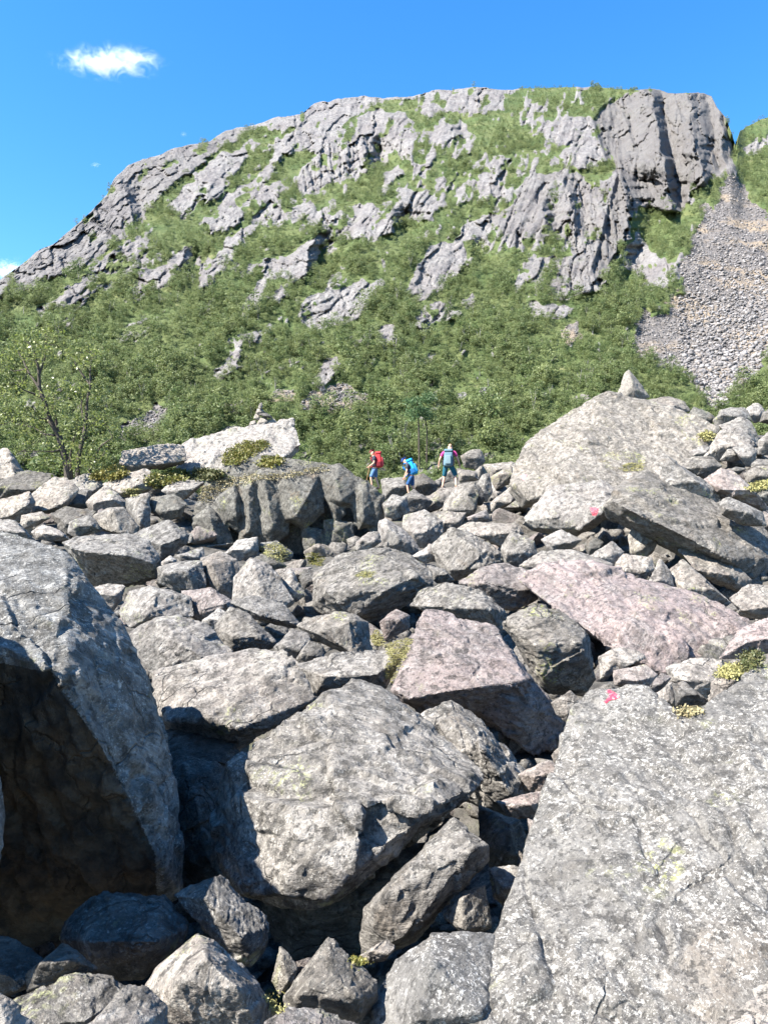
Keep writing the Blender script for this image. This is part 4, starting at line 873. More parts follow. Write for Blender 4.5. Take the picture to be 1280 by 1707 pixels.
VOIDS = [[(255, 1205), (330, 1255), (398, 1250), (380, 1290), (362, 1330), (352, 1420), (380, 1490), (300, 1495), (288, 1300)], [(540, 1520), (600, 1470), (700, 1400), (760, 1362), (800, 1350), (870, 1390), (890, 1440), (815, 1450), (780, 1480), (700, 1560), (640, 1620), (560, 1580), (520, 1570)],
         [(1030, 862), (1060, 862), (1140, 905), (1235, 985), (1190, 990), (1110, 930), (1060, 935)], [(125, 930), (150, 975), (250, 975), (262, 940), (275, 985), (150, 1000)], [(20, 1480), (260, 1480), (310, 1540), (100, 1560), (20, 1590)], [(440, 1560), (540, 1570), (480, 1640), (440, 1620)]]
rs = random.Random(3)
eye = Vector((0, 0, CAMZ))
cover = np.zeros((1720, 1300), bool)
vy, vx = np.mgrid[0:1720, 0:1300].astype(float)
for vp in VOIDS: cover |= in_poly(vx, vy, vp)
cand = []
for py in range(676, 1704, 7):
    for px in range(3, 1280, 7):
        if cover[py, px]: continue
        d = Vector(((px - 640) / F, 1, (853.5 - py) / F)).normalized()
        hit, loc, nor, fi, hob, _ = SC.ray_cast(dg, eye, d, distance=60)
        if hit and hob.name == 'ground':
            rp = min(rs.choice((11, 14, 17, 21, 26, 33)), 60) * (1.25 if py > 1150 else 1)
            y0, y1, x0, x1 = int(max(0, py - rp * .55)), int(py + rp * .65), int(max(0, px - rp * .75)), int(px + rp * .75)
            cover[y0:y1, x0:x1] = True
            cand.append((rp, px, py, loc.copy()))
order = sorted(range(len(cand)), key=lambda i: -cand[i][0])
print('gap stones', len(cand))
single = set(order[:130])
rub_V, rub_T, nv = [], [], 0
low = [bpy.data.meshes.new('l') for _ in range(4)]
LOW = []
for k in range(4):
    r2 = random.Random(900 + k); bm = convex([Vector((r2.gauss(0, 1), r2.gauss(0, 1), r2.gauss(0, .8))).normalized() for _ in range(14)]); chip(bm, r2, 1, 4, (.08, .22)); bmesh.ops.triangulate(bm, faces=bm.faces[:])
    LOW.append((np.array([v.co[:] for v in bm.verts]) * (1, 1, .75), np.array([[v.index for v in f.verts] for f in bm.faces]))); bm.free()
TINY = []
for k in range(5):
    r2 = random.Random(950 + k); bm = convex([Vector((r2.gauss(0, 1), r2.gauss(0, 1), r2.gauss(0, .8))).normalized() for _ in range(9)]); bmesh.ops.triangulate(bm, faces=bm.faces[:])
    TINY.append((np.array([v.co[:] for v in bm.verts]) * (1.1, 1.1, .85), np.array([[v.index for v in f.verts] for f in bm.faces]))); bm.free()
fillers = []
for i, (rp, px, py, loc) in enumerate(cand):
    rad = rp * loc.y / F * rs.uniform(.9, 1.15)
    if i in single:
        k, mk, me = STONES[rs.randrange(len(STONES))]
        o = bpy.data.objects.new('stone', me); COL.objects.link(o)
        o.scale = (rad * rs.uniform(.9, 1.3), rad * rs.uniform(.9, 1.3), rad * rs.uniform(.85, 1.2)); o.rotation_euler = (rs.uniform(-.6, .6), rs.uniform(-.6, .6), rs.uniform(0, 6.28))
        o.location = loc + Vector((0, rad * .2, rad * .2)); fillers.append((o, px, py, rp, mk))
    else:
        v, tr = TINY[rs.randrange(5)]
        a = rs.uniform(0, 6.28); Rm = np.array([[math.cos(a), -math.sin(a), 0], [math.sin(a), math.cos(a), 0], [0, 0, 1]])
        rub_V.append((v * (rad * rs.uniform(.8, 1.2))) @ Rm.T + np.array(loc) + (0, 0, rad * .1)); rub_T.append(tr + nv); nv += len(v)
# small rubble scattered over the whole slope
for _ in range(900):
    Yr = math.exp(rs.uniform(math.log(2.2), math.log(34))); xr = rs.uniform(-.56, .56) * Yr
    j = int(np.clip(np.searchsorted(gxx, xr), 0, 140)); i_ = int(np.clip(np.searchsorted(gyy, Yr), 0, len(gyy) - 1))
    z = GZ.reshape(ni, nj)[i_, j]; rad = rs.uniform(.03, .09) * (1 + Yr * .06)
    v, tr = TINY[rs.randrange(5)]; a = rs.uniform(0, 6.28); Rm = np.array([[math.cos(a), -math.sin(a), 0], [math.sin(a), math.cos(a), 0], [0, 0, 1]])
    rub_V.append((v * rad) @ Rm.T + (xr, Yr, z)); rub_T.append(tr + nv); nv += len(v)
# the same litter of stones carries on beyond both sides of the view
for _ in range(2200):
    Yr = rs.uniform(.5, 34); xr = rs.choice((-1, 1)) * (rs.uniform(.57, 1.0) * Yr + rs.uniform(.3, 5.0))
    j = int(np.clip(np.searchsorted(gxx, xr), 0, 140)); i_ = int(np.clip(np.searchsorted(gyy, Yr), 0, len(gyy) - 1))
    z = GZ.reshape(ni, nj)[i_, j]; rad = .12 * math.exp(rs.gauss(.6, .6)) * (1 if Yr > 4 else .6)
    v, tr = LOW[rs.randrange(4)]; a = rs.uniform(0, 6.28); Rm = np.array([[math.cos(a), -math.sin(a), 0], [math.sin(a), math.cos(a), 0], [0, 0, 1]])
    rub_V.append((v * (rad, rad * rs.uniform(.7, 1.2), rad * .8)) @ Rm.T + (xr, Yr, z)); rub_T.append(tr + nv); nv += len(v)
rubble = link(bpy.data.objects.new('rubble', mesh_np('rubble', np.vstack(rub_V), 3, np.vstack(rub_T), M['grey'], False)))
tag(rubble, 'small broken stones filling the gaps between the boulders', kind='stuff')
# words for each gap stone: where it lies by the boulders one can name
NAMED = [(nk, ext) for b, nk, (S, ext), Y in boulders if nk]
byref = {}
for f in fillers:
    o, px, py, rp, mk = f
    best = None
    for nk, (cx, cy, w, h) in NAMED:
        dx = max(abs(px - cx) - w / 2, 0); dy = max(abs(py - cy) - h / 2, 0); q = math.hypot(dx, dy) + .02 * math.hypot(px - cx, py - cy)
        if best is None or q < best[0]: best = (q, nk, px - cx, py - cy, w, h)
    _, nk, dx, dy, w, h = best
    side = ('left of' if dx < 0 else 'right of') if abs(dx) / w > abs(dy) / h else ('above' if dy < 0 else 'below')
    byref.setdefault((nk, side), []).append(f)
ORD = ['first', 'second', 'third', 'fourth', 'fifth', 'sixth', 'seventh', 'eighth', 'ninth', 'tenth', 'eleventh', 'twelfth', 'thirteenth', 'fourteenth', 'fifteenth', 'sixteenth', 'seventeenth', 'eighteenth', 'nineteenth', 'twentieth'] + [t_ + u_ for t_ in ('twenty-', 'thirty-', 'forty-') for u_ in ('first', 'second', 'third', 'fourth', 'fifth', 'sixth', 'seventh', 'eighth', 'ninth')]
for (nk, side), fs in byref.items():
    fs.sort(key=lambda f: f[1])
    for k, (o, px, py, rp, mk) in enumerate(fs):
        col = {'grey': 'grey', 'pale': 'pale', 'pink': 'pinkish'}[mk]
        lab = f'small {col} stone {side} the {nk}' if len(fs) == 1 else f'small {col} stone, {ORD[k]} from the left of those {side} the {nk}'
        tag(o, lab, 'stone', 'boulders of the rock field')
print('T5', round(_T.time() - _t0, 1))
# ------------------------------------------------------------------ stones of the chute
sv_, st_, nv = [], [], 0
rs = random.Random(21)
scree_full = blur(scree, 1)
ii, jj = np.where(np.maximum(scree_full, blur(gravel, 1)) + .6 * mnoise(PX / 7, PY / 7, 221, 3) > .5)
area = np.clip(YM[ii, jj], 60, 700) ** 2
pr = 1.0 / (area); pr = pr / pr.sum(); pr = (1.0 / len(ii)) * .75 + .25 * pr; pr /= pr.sum()
pick = np.random.RandomState(5).choice(len(ii), 15000, p=pr)
for k in pick:
    i, j = ii[k], jj[k]
    t_ = np.clip((PY[i, j] - 290) / 370, 0, 1)
    rad = (.24 + .14 * t_) * math.exp(min(rs.gauss(-.12, .48), .85))
    if PX[i, j] < 1130: rad *= .55
    v, tr = TINY[rs.randrange(5)]; a = rs.uniform(0, 6.28); Rm = np.array([[math.cos(a), -math.sin(a), 0], [math.sin(a), math.cos(a), 0], [0, 0, 1]])
    sv_.append((v * rad) @ Rm.T + (XM[i, j] + rs.uniform(-.3, .3), YM[i, j] + rs.uniform(-.3, .3), ZM[i, j] + rad * .25)); st_.append(tr + nv); nv += len(v)
smat, t, p = new_mat('chute_stone')
isl = t.node('ShaderNodeNewGeometry').outputs['Random Per Island']
c = t.mix(t.ramp(isl, 0, 1), (.085, .081, .083), (.205, .193, .19)); c = t.mix(t.ramp(t.math('FRACT', t.math('MULTIPLY', isl, 13.0)), .7, 1, 0, .8), c, (.165, .14, .12))
t.l.new(c, p.inputs['Base Color']); p.inputs['Roughness'].default_value = .9
o = link(bpy.data.objects.new('scree', mesh_np('scree', np.vstack(sv_), 3, np.vstack(st_), smat, False)))
tag(o, 'loose grey stones filling the chute below the big cliff and bare patches of the slope', kind='stuff')

# ------------------------------------------------------------------ birches of the slope
L_BIRCH = leaf_mat('birch_leaf', [(.082, .125, .040), (.180, .212, .080), (.185, .215, .10)], .45)
L_PINE = leaf_mat('blue_green_leaf', [(.065, .125, .05), (.10, .165, .07), (.13, .19, .09)], .4)
BARK = plain('birch_bark', (.20, .19, .175), .8, .5, 9)
DBARK = plain('dark_bark', (.055, .045, .036), .85, .4, 30)

def leaf_quads(C, size, rng, out=None):
    n = len(C)
    a = rng.normal(size=(n, 3)); a /= np.linalg.norm(a, axis=1)[:, None]
    if out is not None:      # leaves turned outwards and up, to the light
        nn = rng.normal(size=(n, 3)) * .55 + out; nn /= np.linalg.norm(nn, axis=1)[:, None]
        a -= nn * (a * nn).sum(1)[:, None]; a /= np.linalg.norm(a, axis=1)[:, None]
        b = np.cross(nn, a); s = (size * rng.uniform(.6, 1.35, n))[:, None]
        return np.stack((C - a * s, C + b * s * .55, C + a * s, C - b * s * .55), 1).reshape(-1, 3), np.arange(4 * n, dtype=np.int32)
    b = rng.normal(size=(n, 3)); b -= a * (a * b).sum(1)[:, None]; b /= np.linalg.norm(b, axis=1)[:, None]
    s = (size * rng.uniform(.6, 1.35, n))[:, None]
    V = np.stack((C - a * s, C + b * s * .55, C + a * s, C - b * s * .55), 1).reshape(-1, 3)
    return V, np.arange(4 * n, dtype=np.int32)

def crown_mesh(seed, n=420, w=.62):
    rng = np.random.RandomState(seed); pts = []; outs = []
    nb_ = rng.randint(9, 14)
    for k in range(nb_):
        z = rng.uniform(.22, .92); rr = w * .5 * math.sin(math.pi * min(1, z * .9 + .12)) ** .7
        a = rng.uniform(0, 6.28); c = np.array([math.cos(a) * rr * rng.uniform(.2, 1), math.sin(a) * rr * rng.uniform(.2, 1), z])
        m = n // nb_; q = rng.normal(size=(m, 3)); q /= np.linalg.norm(q, axis=1)[:, None]
        pts.append(c + q * (rng.uniform(.3, 1, m) ** .5)[:, None] * rng.uniform(.12, .21) * (1, 1, .75)); outs.append(q * .7 + (0, 0, .55))
    V, L = leaf_quads(np.vstack(pts), .034, rng, np.vstack(outs))
    return mesh_np('crown', V, 4, L, L_BIRCH, False)
CROWNS = [crown_mesh(60 + k, 330, (.6, .75, .95, .7, 1.1, .85)[k]) for k in range(6)]

def tube(path, radii, sides=6):
    """tapered tube along a path: vertices and quads"""
    P = [Vector(q) for q in path]; V = []; Q = []
    for k, q in enumerate(P):
        d = (P[min(k + 1, len(P) - 1)] - P[max(k - 1, 0)]).normalized()
        u = d.orthogonal().normalized(); w = d.cross(u)
        for s in range(sides):
            a = 2 * math.pi * s / sides; V.append((q + (u * math.cos(a) + w * math.sin(a)) * radii[k])[:])
    for k in range(len(P) - 1):
        for s in range(sides): Q.append([k * sides + s, k * sides + (s + 1) % sides, (k + 1) * sides + (s + 1) % sides, (k + 1) * sides + s])
    return V, Q
def tubes_mesh(name, list_, mat):
    V, Q = [], []
    for path, rad, sides in list_:
        v, q = tube(path, rad, sides); Q += [[x + len(V) for x in f] for f in q]; V += v
    return mesh_np(name, V, 4, np.array(Q), mat)
TRUNKS = []
for k in range(3):
    r2 = random.Random(70 + k); ls = []
    for s in range(3):
        a = r2.uniform(0, 6.28); ls.append(([(0, 0, -.05), (math.cos(a) * .05, math.sin(a) * .05, .3), (math.cos(a) * .16, math.sin(a) * .16, .75)], [.020, .016, .006], 5))
    TRUNKS.append(tubes_mesh('trunk', ls, BARK))

veg = (1 - np.maximum.reduce([rock_s, scree_full * 1.2, blur(gravel, 1)])).clip(0, 1)
dens = veg * (.55 + .9 * sstep(-.25, .35, mnoise(PX / 38, PY / 30, 201))) * np.interp(PY, [140, 330, 520, 700], [.6, .75, 1.0, 1.1])
ii, jj = np.where((veg > .55) & (PY < 838))
cellw = (1660 / NX) * (YM[ii, jj] / F); slope_len = np.gradient(YM, axis=0)[ii, jj].__abs__() + np.gradient(ZM, axis=0)[ii, jj].__abs__()
wgt = dens[ii, jj] * cellw * slope_len * (220 / YM[ii, jj]) ** .9
rng = np.random.RandomState(9)
pick = rng.choice(len(ii), 17500, p=wgt / wgt.sum())
tx = XM[ii, jj][pick] + rng.uniform(-.4, .4, len(pick)); ty = YM[ii, jj][pick] + rng.uniform(-.6, .6, len(pick)); tz = ZM[ii, jj][pick]
tpx, tpy = PX[ii, jj][pick], PY[ii, jj][pick]
hsz = np.interp(tpy, [140, 300, 480, 640, 800], [2.0, 2.4, 3.0, 3.4, 3.9]) * np.exp(rng.normal(0, .28, len(pick))) * (.75 + .5 * sstep(-.3, .3, mnoise(tpx[None] / 30, tpy[None] / 22, 203)[0]))
# those that show largest stand alone, the rest is one wood
vis = (tpx > -30) & (tpx < 1310) & (tpy < np.interp(tpx, [0, 200, 300, 480, 560, 640, 800, 900, 1000, 1200, 1300], [760, 740, 725, 700, 770, 800, 760, 690, 650, 670, 660]))
score = np.where(vis, hsz / ty, 0)
rank = np.argsort(-score)
lone = [i for i in rank[:3000]]
rng.shuffle(lone); lone = sorted(lone[:240], key=lambda i: ty[i])
lone_set = set(lone); rest = np.array([i for i in range(len(pick)) if i not in lone_set])
for i in lone:
    r_ = empty('birch_tree', (tx[i], ty[i], tz[i] - .1), rng.uniform(0, 6.28)); s = hsz[i]
    x_, y_ = tpx[i], tpy[i]
    where = 'near the foot of the stone chute' if x_ > 940 else ('behind the walkers' if x_ > 490 else 'on the slope above the left boulders')
    tag(r_, f'small bushy green birch in the dense scrub {where}', 'tree', 'birches on the lower slope ' + where)
    a = link(bpy.data.objects.new('trunk', TRUNKS[rng.randint(3)]), r_); a.scale = (s, s, s)
    a = link(bpy.data.objects.new('crown', CROWNS[rng.randint(6)]), r_); a.scale = (s, s, s)

src = [link(bpy.data.objects.new('crown', CROWNS[k])) for k in range(6)]
for k, o_ in enumerate(src):
    i = rank[4000 + k * 7]
    r_ = empty('birch_tree', (tx[i], ty[i], tz[i] - .1)); tag(r_, 'small bushy green birch in the dense scrub behind the walkers', 'tree', 'birches on the lower slope behind the walkers'); o_.parent = r_
    o_.scale = (hsz[i],) * 3; link(bpy.data.objects.new('trunk', TRUNKS[0]), r_).scale = (hsz[i],) * 3
pm = bpy.data.meshes.new('birch_wood'); pm.vertices.add(len(rest))
pm.vertices.foreach_set('co', np.stack((tx[rest], ty[rest], tz[rest] - .15), 1).astype(np.float32).ravel())
pm.attributes.new('size', 'FLOAT', 'POINT').data.foreach_set('value', hsz[rest].astype(np.float32))
pm.attributes.new('turn', 'FLOAT', 'POINT').data.foreach_set('value', rng.uniform(0, 6.28, len(rest)).astype(np.float32))
pm.attributes.new('kind_no', 'INT', 'POINT').data.foreach_set('value', rng.randint(0, 6, len(rest)).astype(np.int32))
wood = link(bpy.data.objects.new('birch_wood', pm)); tag(wood, 'dense low birch scrub covering the mountainside between the cliffs', kind='stuff')
def scatter(obj, sources, flat=False):
    g = bpy.data.node_groups.new('scatter', 'GeometryNodeTree')
    g.interface.new_socket('Geometry', in_out='INPUT', socket_type='NodeSocketGeometry'); g.interface.new_socket('Geometry', in_out='OUTPUT', socket_type='NodeSocketGeometry')
    N = g.nodes; L = g.links
    gi_ = N.new('NodeGroupInput'); go = N.new('NodeGroupOutput'); jn = N.new('GeometryNodeJoinGeometry')
    def na(nm, dt):
        a = N.new('GeometryNodeInputNamedAttribute'); a.data_type = dt; a.inputs['Name'].default_value = nm
        return [q for q in a.outputs if q.enabled and q.name == 'Attribute'][0]
    sz, tn, kn = na('size', 'FLOAT'), na('turn', 'FLOAT'), na('kind_no', 'INT')
    cz = N.new('ShaderNodeCombineXYZ'); L.new(tn, cz.inputs[2])
    for k, so in enumerate(sources):
        cmp = N.new('FunctionNodeCompare'); cmp.data_type = 'INT'; cmp.operation = 'EQUAL'
        ia = [q for q in cmp.inputs if q.enabled and q.type == 'INT']
        L.new(kn, ia[0]); ia[1].default_value = k
        inf = N.new('GeometryNodeObjectInfo'); inf.inputs['Object'].default_value = so; inf.inputs['As Instance'].default_value = True
        ip = N.new('GeometryNodeInstanceOnPoints')
        L.new(gi_.outputs[0], ip.inputs['Points']); L.new(cmp.outputs[0], ip.inputs['Selection']); L.new(inf.outputs['Geometry'], ip.inputs['Instance'])
        L.new(cz.outputs[0], ip.inputs['Rotation']); L.new(sz, ip.inputs['Scale']); L.new(ip.outputs[0], jn.inputs[0])
    L.new(jn.outputs[0], go.inputs[0])
    md = obj.modifiers.new('scatter', 'NODES'); md.node_group = g

# the taller blue-green tree with bare stems behind the walkers
base, _, _ = on_mountain(703, 752)
base = at(703, 752, base.y - 6)
r_ = empty('pine_tree', base); tag(r_, 'taller blue green tree with two thin stems rising from the scrub behind the walkers', 'tree')
sc_m = base.y / F
link(bpy.data.objects.new('trunk', tubes_mesh('trunk', [([(-4 * sc_m, 0, -6), (-5 * sc_m, 0, 40 * sc_m), (-8 * sc_m, 0, 92 * sc_m)], [.22, .18, .06], 6), ([(8 * sc_m, .5, -6), (9 * sc_m, .5, 35 * sc_m), (2 * sc_m, .5, 78 * sc_m)], [.18, .14, .05], 6)], DBARK)), r_)
rg = np.random.RandomState(4); P_ = []
for k in range(34):
    c_ = np.array([rg.uniform(-24, 20), rg.uniform(-12, 12), rg.uniform(48, 96)]) * (1, 1, 1)
    if abs(c_[0] + 4) > 26 * math.sin(math.pi * (c_[2] - 40) / 64) + 2: continue
    q = rg.normal(size=(110, 3)); P_.append(c_ + q * (4.8, 4.8, 3.0))
V_, L_ = leaf_quads(np.vstack(P_) * sc_m, 1.5 * sc_m, rg)
link(bpy.data.objects.new('crown', mesh_np('crown', V_, 4, L_, L_PINE, False)), r_)

# ------------------------------------------------------------------ birch among the boulders on the left
TK = lambda x, y: (x / 5.333, 540 + y / 5.333)
Yt = 25.6
L_NEAR = leaf_mat('near_birch_leaf', [(.105, .14, .03), (.15, .18, .042), (.26, .28, .11)], .45, rough=.4)
root = at(115, 794, Yt)
rb_ = empty('birch_tree', root); tag(rb_, 'slender many stemmed birch with sparse leaves behind the boulders on the left', 'tree')
STEMS = [
    ([(610, 1380), (600, 1250), (560, 1130), (520, 980), (440, 850), (400, 700), (350, 570), (345, 400), (300, 230), (250, 160)], .085, 0),
    ([(350, 570), (250, 420), (200, 310), (150, 230)], .030, .3), ([(510, 960), (500, 850), (460, 720), (480, 650), (560, 580)], .035, -.3),
    ([(390, 660), (300, 620), (220, 590), (120, 520)], .028, -.4), ([(690, 1370), (700, 1180), (745, 980), (770, 850), (775, 680), (805, 540), (720, 430), (650, 320), (510, 190)], .050, .5),
    ([(745, 860), (720, 720), (735, 620)], .022, .3), ([(780, 1370), (830, 1200), (900, 1080), (1000, 1010)], .040, -.3), ([(560, 1110), (470, 1135), (380, 1130), (160, 1130)], .022, -.5),
    ([(490, 990), (400, 980), (300, 920), (120, 880)], .026, .4), ([(805, 540), (800, 430), (820, 260)], .024, .2), ([(440, 850), (360, 840), (300, 760)], .02, -.2), ([(830, 1200), (900, 1190), (960, 1090)], .02, .3),
    ([(350, 450), (400, 300), (410, 90)], .024, .2), ([(640, 1370), (620, 1200), (650, 1050), (680, 950)], .03, -.2), ([(240, 400), (120, 420), (40, 380)], .016, .2)]
ls = []; ends = []
for path, r0, dy in STEMS:
    P_ = []
    for k, (x, y) in enumerate(path):
        px, py = TK(x, y); P_.append(at(px, py, Yt + dy * k / len(path) * 2.0) - root)
    ls.append((P_, [r0 * 1.8 * (1 - .85 * k / (len(P_) - 1)) for k in range(len(P_))], 6)); ends += P_[1:]
rs = random.Random(8)
CL = [(150, 220), (200, 170), (280, 280), (330, 330), (400, 90), (430, 220), (600, 200), (650, 250), (800, 230), (850, 300), (780, 320), (60, 370), (50, 560), (200, 520), (130, 590), (430, 540), (420, 650), (700, 580), (780, 590), (620, 600), (880, 620), (300, 780), (350, 860), (100, 790), (40, 900), (640, 760), (870, 830), (950, 820), (820, 880), (250, 980), (430, 1080), (640, 1060), (720, 1050), (620, 1110), (800, 1100), (750, 1150), (870, 1160), (820, 1230), (620, 1220), (700, 1200), (480, 1180), (900, 960), (1000, 960), (20, 640), (0, 760), (560, 680), (480, 760), (250, 350), (330, 180), (500, 560), (700, 900), (560, 1250), (760, 1260), (900, 1220), (250, 1100), (180, 870), (930, 900), (710, 330), (560, 290)]
P_ = []
rg = np.random.RandomState(12)
for x, y in CL:
    px, py = TK(x + rs.uniform(-15, 15), y + rs.uniform(-15, 15)); c_ = at(px, py, Yt + rs.uniform(-.9, .9)) - root
    j = min(ends, key=lambda e: (e - c_).length)
    if (j - c_).length < 1.3: ls.append(([j, (j + c_) / 2 + Vector((0, 0, .05)), c_], [.012, .009, .004], 4))
    n_ = rs.randint(55, 95); q = rg.normal(size=(n_, 3)) * (.24, .25, .18) * rs.uniform(.8, 1.3)
    P_.append(np.array(c_) + q)
    for _ in range(3):
        e = Vector(c_) + Vector(q[rs.randrange(n_)]); ls.append(([c_, e], [.006, .003], 3))
link(bpy.data.objects.new('trunk', tubes_mesh('trunk', ls, DBARK)), rb_)
V_, L_ = leaf_quads(np.vstack(P_), .058, rg)
link(bpy.data.objects.new('crown', mesh_np('crown', V_, 4, L_, L_NEAR, False)), rb_)

# ------------------------------------------------------------------ heather, moss and tufts on the rocks
L_HEATH = leaf_mat('heather_leaf', [(.105, .115, .022), (.15, .14, .03), (.19, .155, .045)], .2)
L_MOSS = leaf_mat('moss_leaf', [(.22, .21, .075), (.27, .25, .095), (.32, .29, .13)], .15)
L_DARKH = leaf_mat('dark_heather_leaf', [(.05, .062, .02), (.07, .075, .025), (.10, .09, .035)], .1)
L_DRY = leaf_mat('dry_grass_blade', [(.25, .21, .12), (.30, .25, .14), (.20, .18, .09)], .15)
dg = bpy.context.evaluated_depsgraph_get(); dg.update()
def see(px, py):
    d = Vector(((px - 640) / F, 1, (853.5 - py) / F)).normalized()
    return SC.ray_cast(dg, eye, d, distance=90)
def mat_patch(name, label, cat, poly, n, hgt, leaf, mat, seed, per=9, group=None, blade=False):
    rs = random.Random(seed); rg = np.random.RandomState(seed)
    xs = [q[0] for q in poly]; ys = [q[1] for q in poly]; C = []; first = None; cnt = 0
    for _ in range(n * 12):
        x, y = rs.uniform(min(xs), max(xs)), rs.uniform(min(ys), max(ys))
        if not in_poly(np.array([x]), np.array([y]), poly)[0]: continue
        hit, loc, nor, fi, hob, _m = see(x, y)
        if not hit or loc.y > 60 or hob.name.startswith(('person', 'cairn')): continue
        if first is None: first = loc.copy()
        if (loc - first).length > 6: continue
        cnt += 1; h_ = hgt * rs.uniform(.4, 1.2)
        for k in range(per): C.append(np.array(loc) + rg.normal(size=3) * (leaf * 2.2, leaf * 2.2, 0) + (0, 0, h_ * rg.uniform(0, 1)))
        if cnt >= n: break
    if not C: print('no patch', label); return
    C = np.array(C); b = C.mean(0); b[2] = C[:, 2].min()
    V_, L_ = leaf_quads(C - b, leaf, rg)
    if blade: V_ = V_ * (1, 1, 1)
    o = link(bpy.data.objects.new(name, mesh_np(name, V_, 4, L_, mat, False))); o.location = b; tag(o, label, cat, group)
hg = 'low plants growing on the rocks'
mat_patch('heather', 'large yellow green cushion of heather on the slope below the cairn', 'heather', [(368, 772), (385, 748), (410, 736), (440, 735), (448, 745), (430, 755), (405, 770), (385, 780)], 460, .11, .04, L_HEATH, 1, group=hg)
mat_patch('heather', 'yellow green heather patch in front of the long flat crest slab', 'heather', [(246, 812), (250, 795), (285, 784), (312, 787), (320, 797), (290, 806), (262, 817)], 320, .14, .05, L_HEATH, 2, group=hg)
mat_patch('heather', 'olive heather right of the yellow green patch, below the cairn slab', 'heather', [(320, 797), (330, 782), (360, 784), (374, 796), (350, 803), (330, 803)], 240, .12, .05, L_DARKH, 3, group=hg)
mat_patch('heather', 'mossy green strip between the birch and the long flat crest slab', 'heather', [(160, 800), (163, 790), (195, 778), (210, 782), (205, 795), (180, 803)], 240, .14, .05, L_HEATH, 4, group=hg)
mat_patch('heather', 'small heather cushion on the top edge of the crag', 'heather', [(436, 778), (442, 766), (462, 765), (464, 775), (450, 782)], 120, .12, .05, L_HEATH, 5, group=hg)
mat_patch('dry_grass', 'dry yellowish grass and moss over the top of the crag', 'grass', [(320, 830), (350, 805), (420, 790), (470, 790), (540, 775), (545, 785), (470, 800), (430, 800), (380, 815), (340, 840)], 330, .04, .028, L_DRY, 6, group=hg)
mat_patch('moss', 'yellow green moss in the crack left of the big pale pink boulder', 'moss', [(640, 1130), (648, 1095), (640, 1075), (660, 1068), (690, 1062), (682, 1085), (670, 1110), (655, 1140)], 520, .012, .007, L_MOSS, 7, per=14, group=hg)
mat_patch('moss', 'moss below the small reddish block in the dark hollow', 'moss', [(618, 1060), (628, 1048), (640, 1062), (640, 1078), (622, 1075)], 200, .012, .008, L_MOSS, 8, per=12, group=hg)
mat_patch('moss', 'yellow moss on the low rocks at the foot of the crag', 'moss', [(434, 912), (460, 903), (485, 922), (470, 940), (440, 925)], 200, .03, .016, L_MOSS, 9, group=hg)
mat_patch('moss', 'green moss in the shaded cleft at the right foot of the crag', 'moss', [(510, 925), (525, 920), (540, 930), (535, 944), (515, 940)], 120, .04, .02, L_HEATH, 10, group=hg)
mat_patch('moss', 'yellow moss cushion at the right border among reddish rocks', 'moss', [(1246, 815), (1258, 805), (1280, 803), (1280, 815), (1255, 820)], 170, .06, .03, L_MOSS, 11, group=hg)
mat_patch('moss', 'pale moss on the middle of the great rounded rock', 'moss', [(1030, 780), (1050, 770), (1075, 772), (1070, 785), (1040, 786)], 170, .02, .016, L_MOSS, 12, group=hg)
mat_patch('moss', 'brown and yellow moss between the great rounded rock and the skyline boulders', 'moss', [(1165, 725), (1180, 718), (1192, 730), (1180, 737), (1170, 735)], 130, .06, .03, L_MOSS, 13, group=hg)
mat_patch('heather', 'tuft of dark green heather on the mossy ledge at the right border', 'heather', [(1235, 1118), (1240, 1092), (1255, 1082), (1268, 1095), (1264, 1112), (1250, 1122)], 230, .08, .010, L_DARKH, 14, per=14, group=hg)
mat_patch('moss', 'dull green moss left of the heather tuft at the right border', 'moss', [(1200, 1130), (1212, 1112), (1238, 1108), (1240, 1120), (1220, 1132)], 200, .03, .014, L_MOSS, 15, group=hg)
mat_patch('moss', 'small golden moss cushion left of the pointed pyramid stone', 'moss', [(441, 1670), (446, 1650), (470, 1655), (474, 1685), (455, 1690)], 220, .012, .005, L_MOSS, 16, group=hg)
mat_patch('moss', 'tiny green moss tuft right of the pyramid stone under the long tilted slab', 'moss', [(586, 1606), (592, 1598), (612, 1602), (608, 1610)], 90, .02, .007, L_HEATH, 17, group=hg)
mat_patch('moss', 'moss under the upper edge of the speckled slab beside the dark flake', 'moss', [(1128, 1182), (1140, 1176), (1160, 1178), (1165, 1190), (1140, 1196)], 130, .03, .012, L_DRY, 18, group=hg)
mat_patch('moss', 'yellow lichen and moss on the back of the hump backed boulder', 'moss', [(592, 962), (600, 953), (622, 953), (620, 963)], 90, .012, .012, L_MOSS, 19, group=hg)
mat_patch('moss', 'yellow moss between pale slabs left of the crag', 'moss', [(205, 828), (212, 815), (235, 815), (228, 828)], 110, .04, .03, L_MOSS, 20, group=hg)

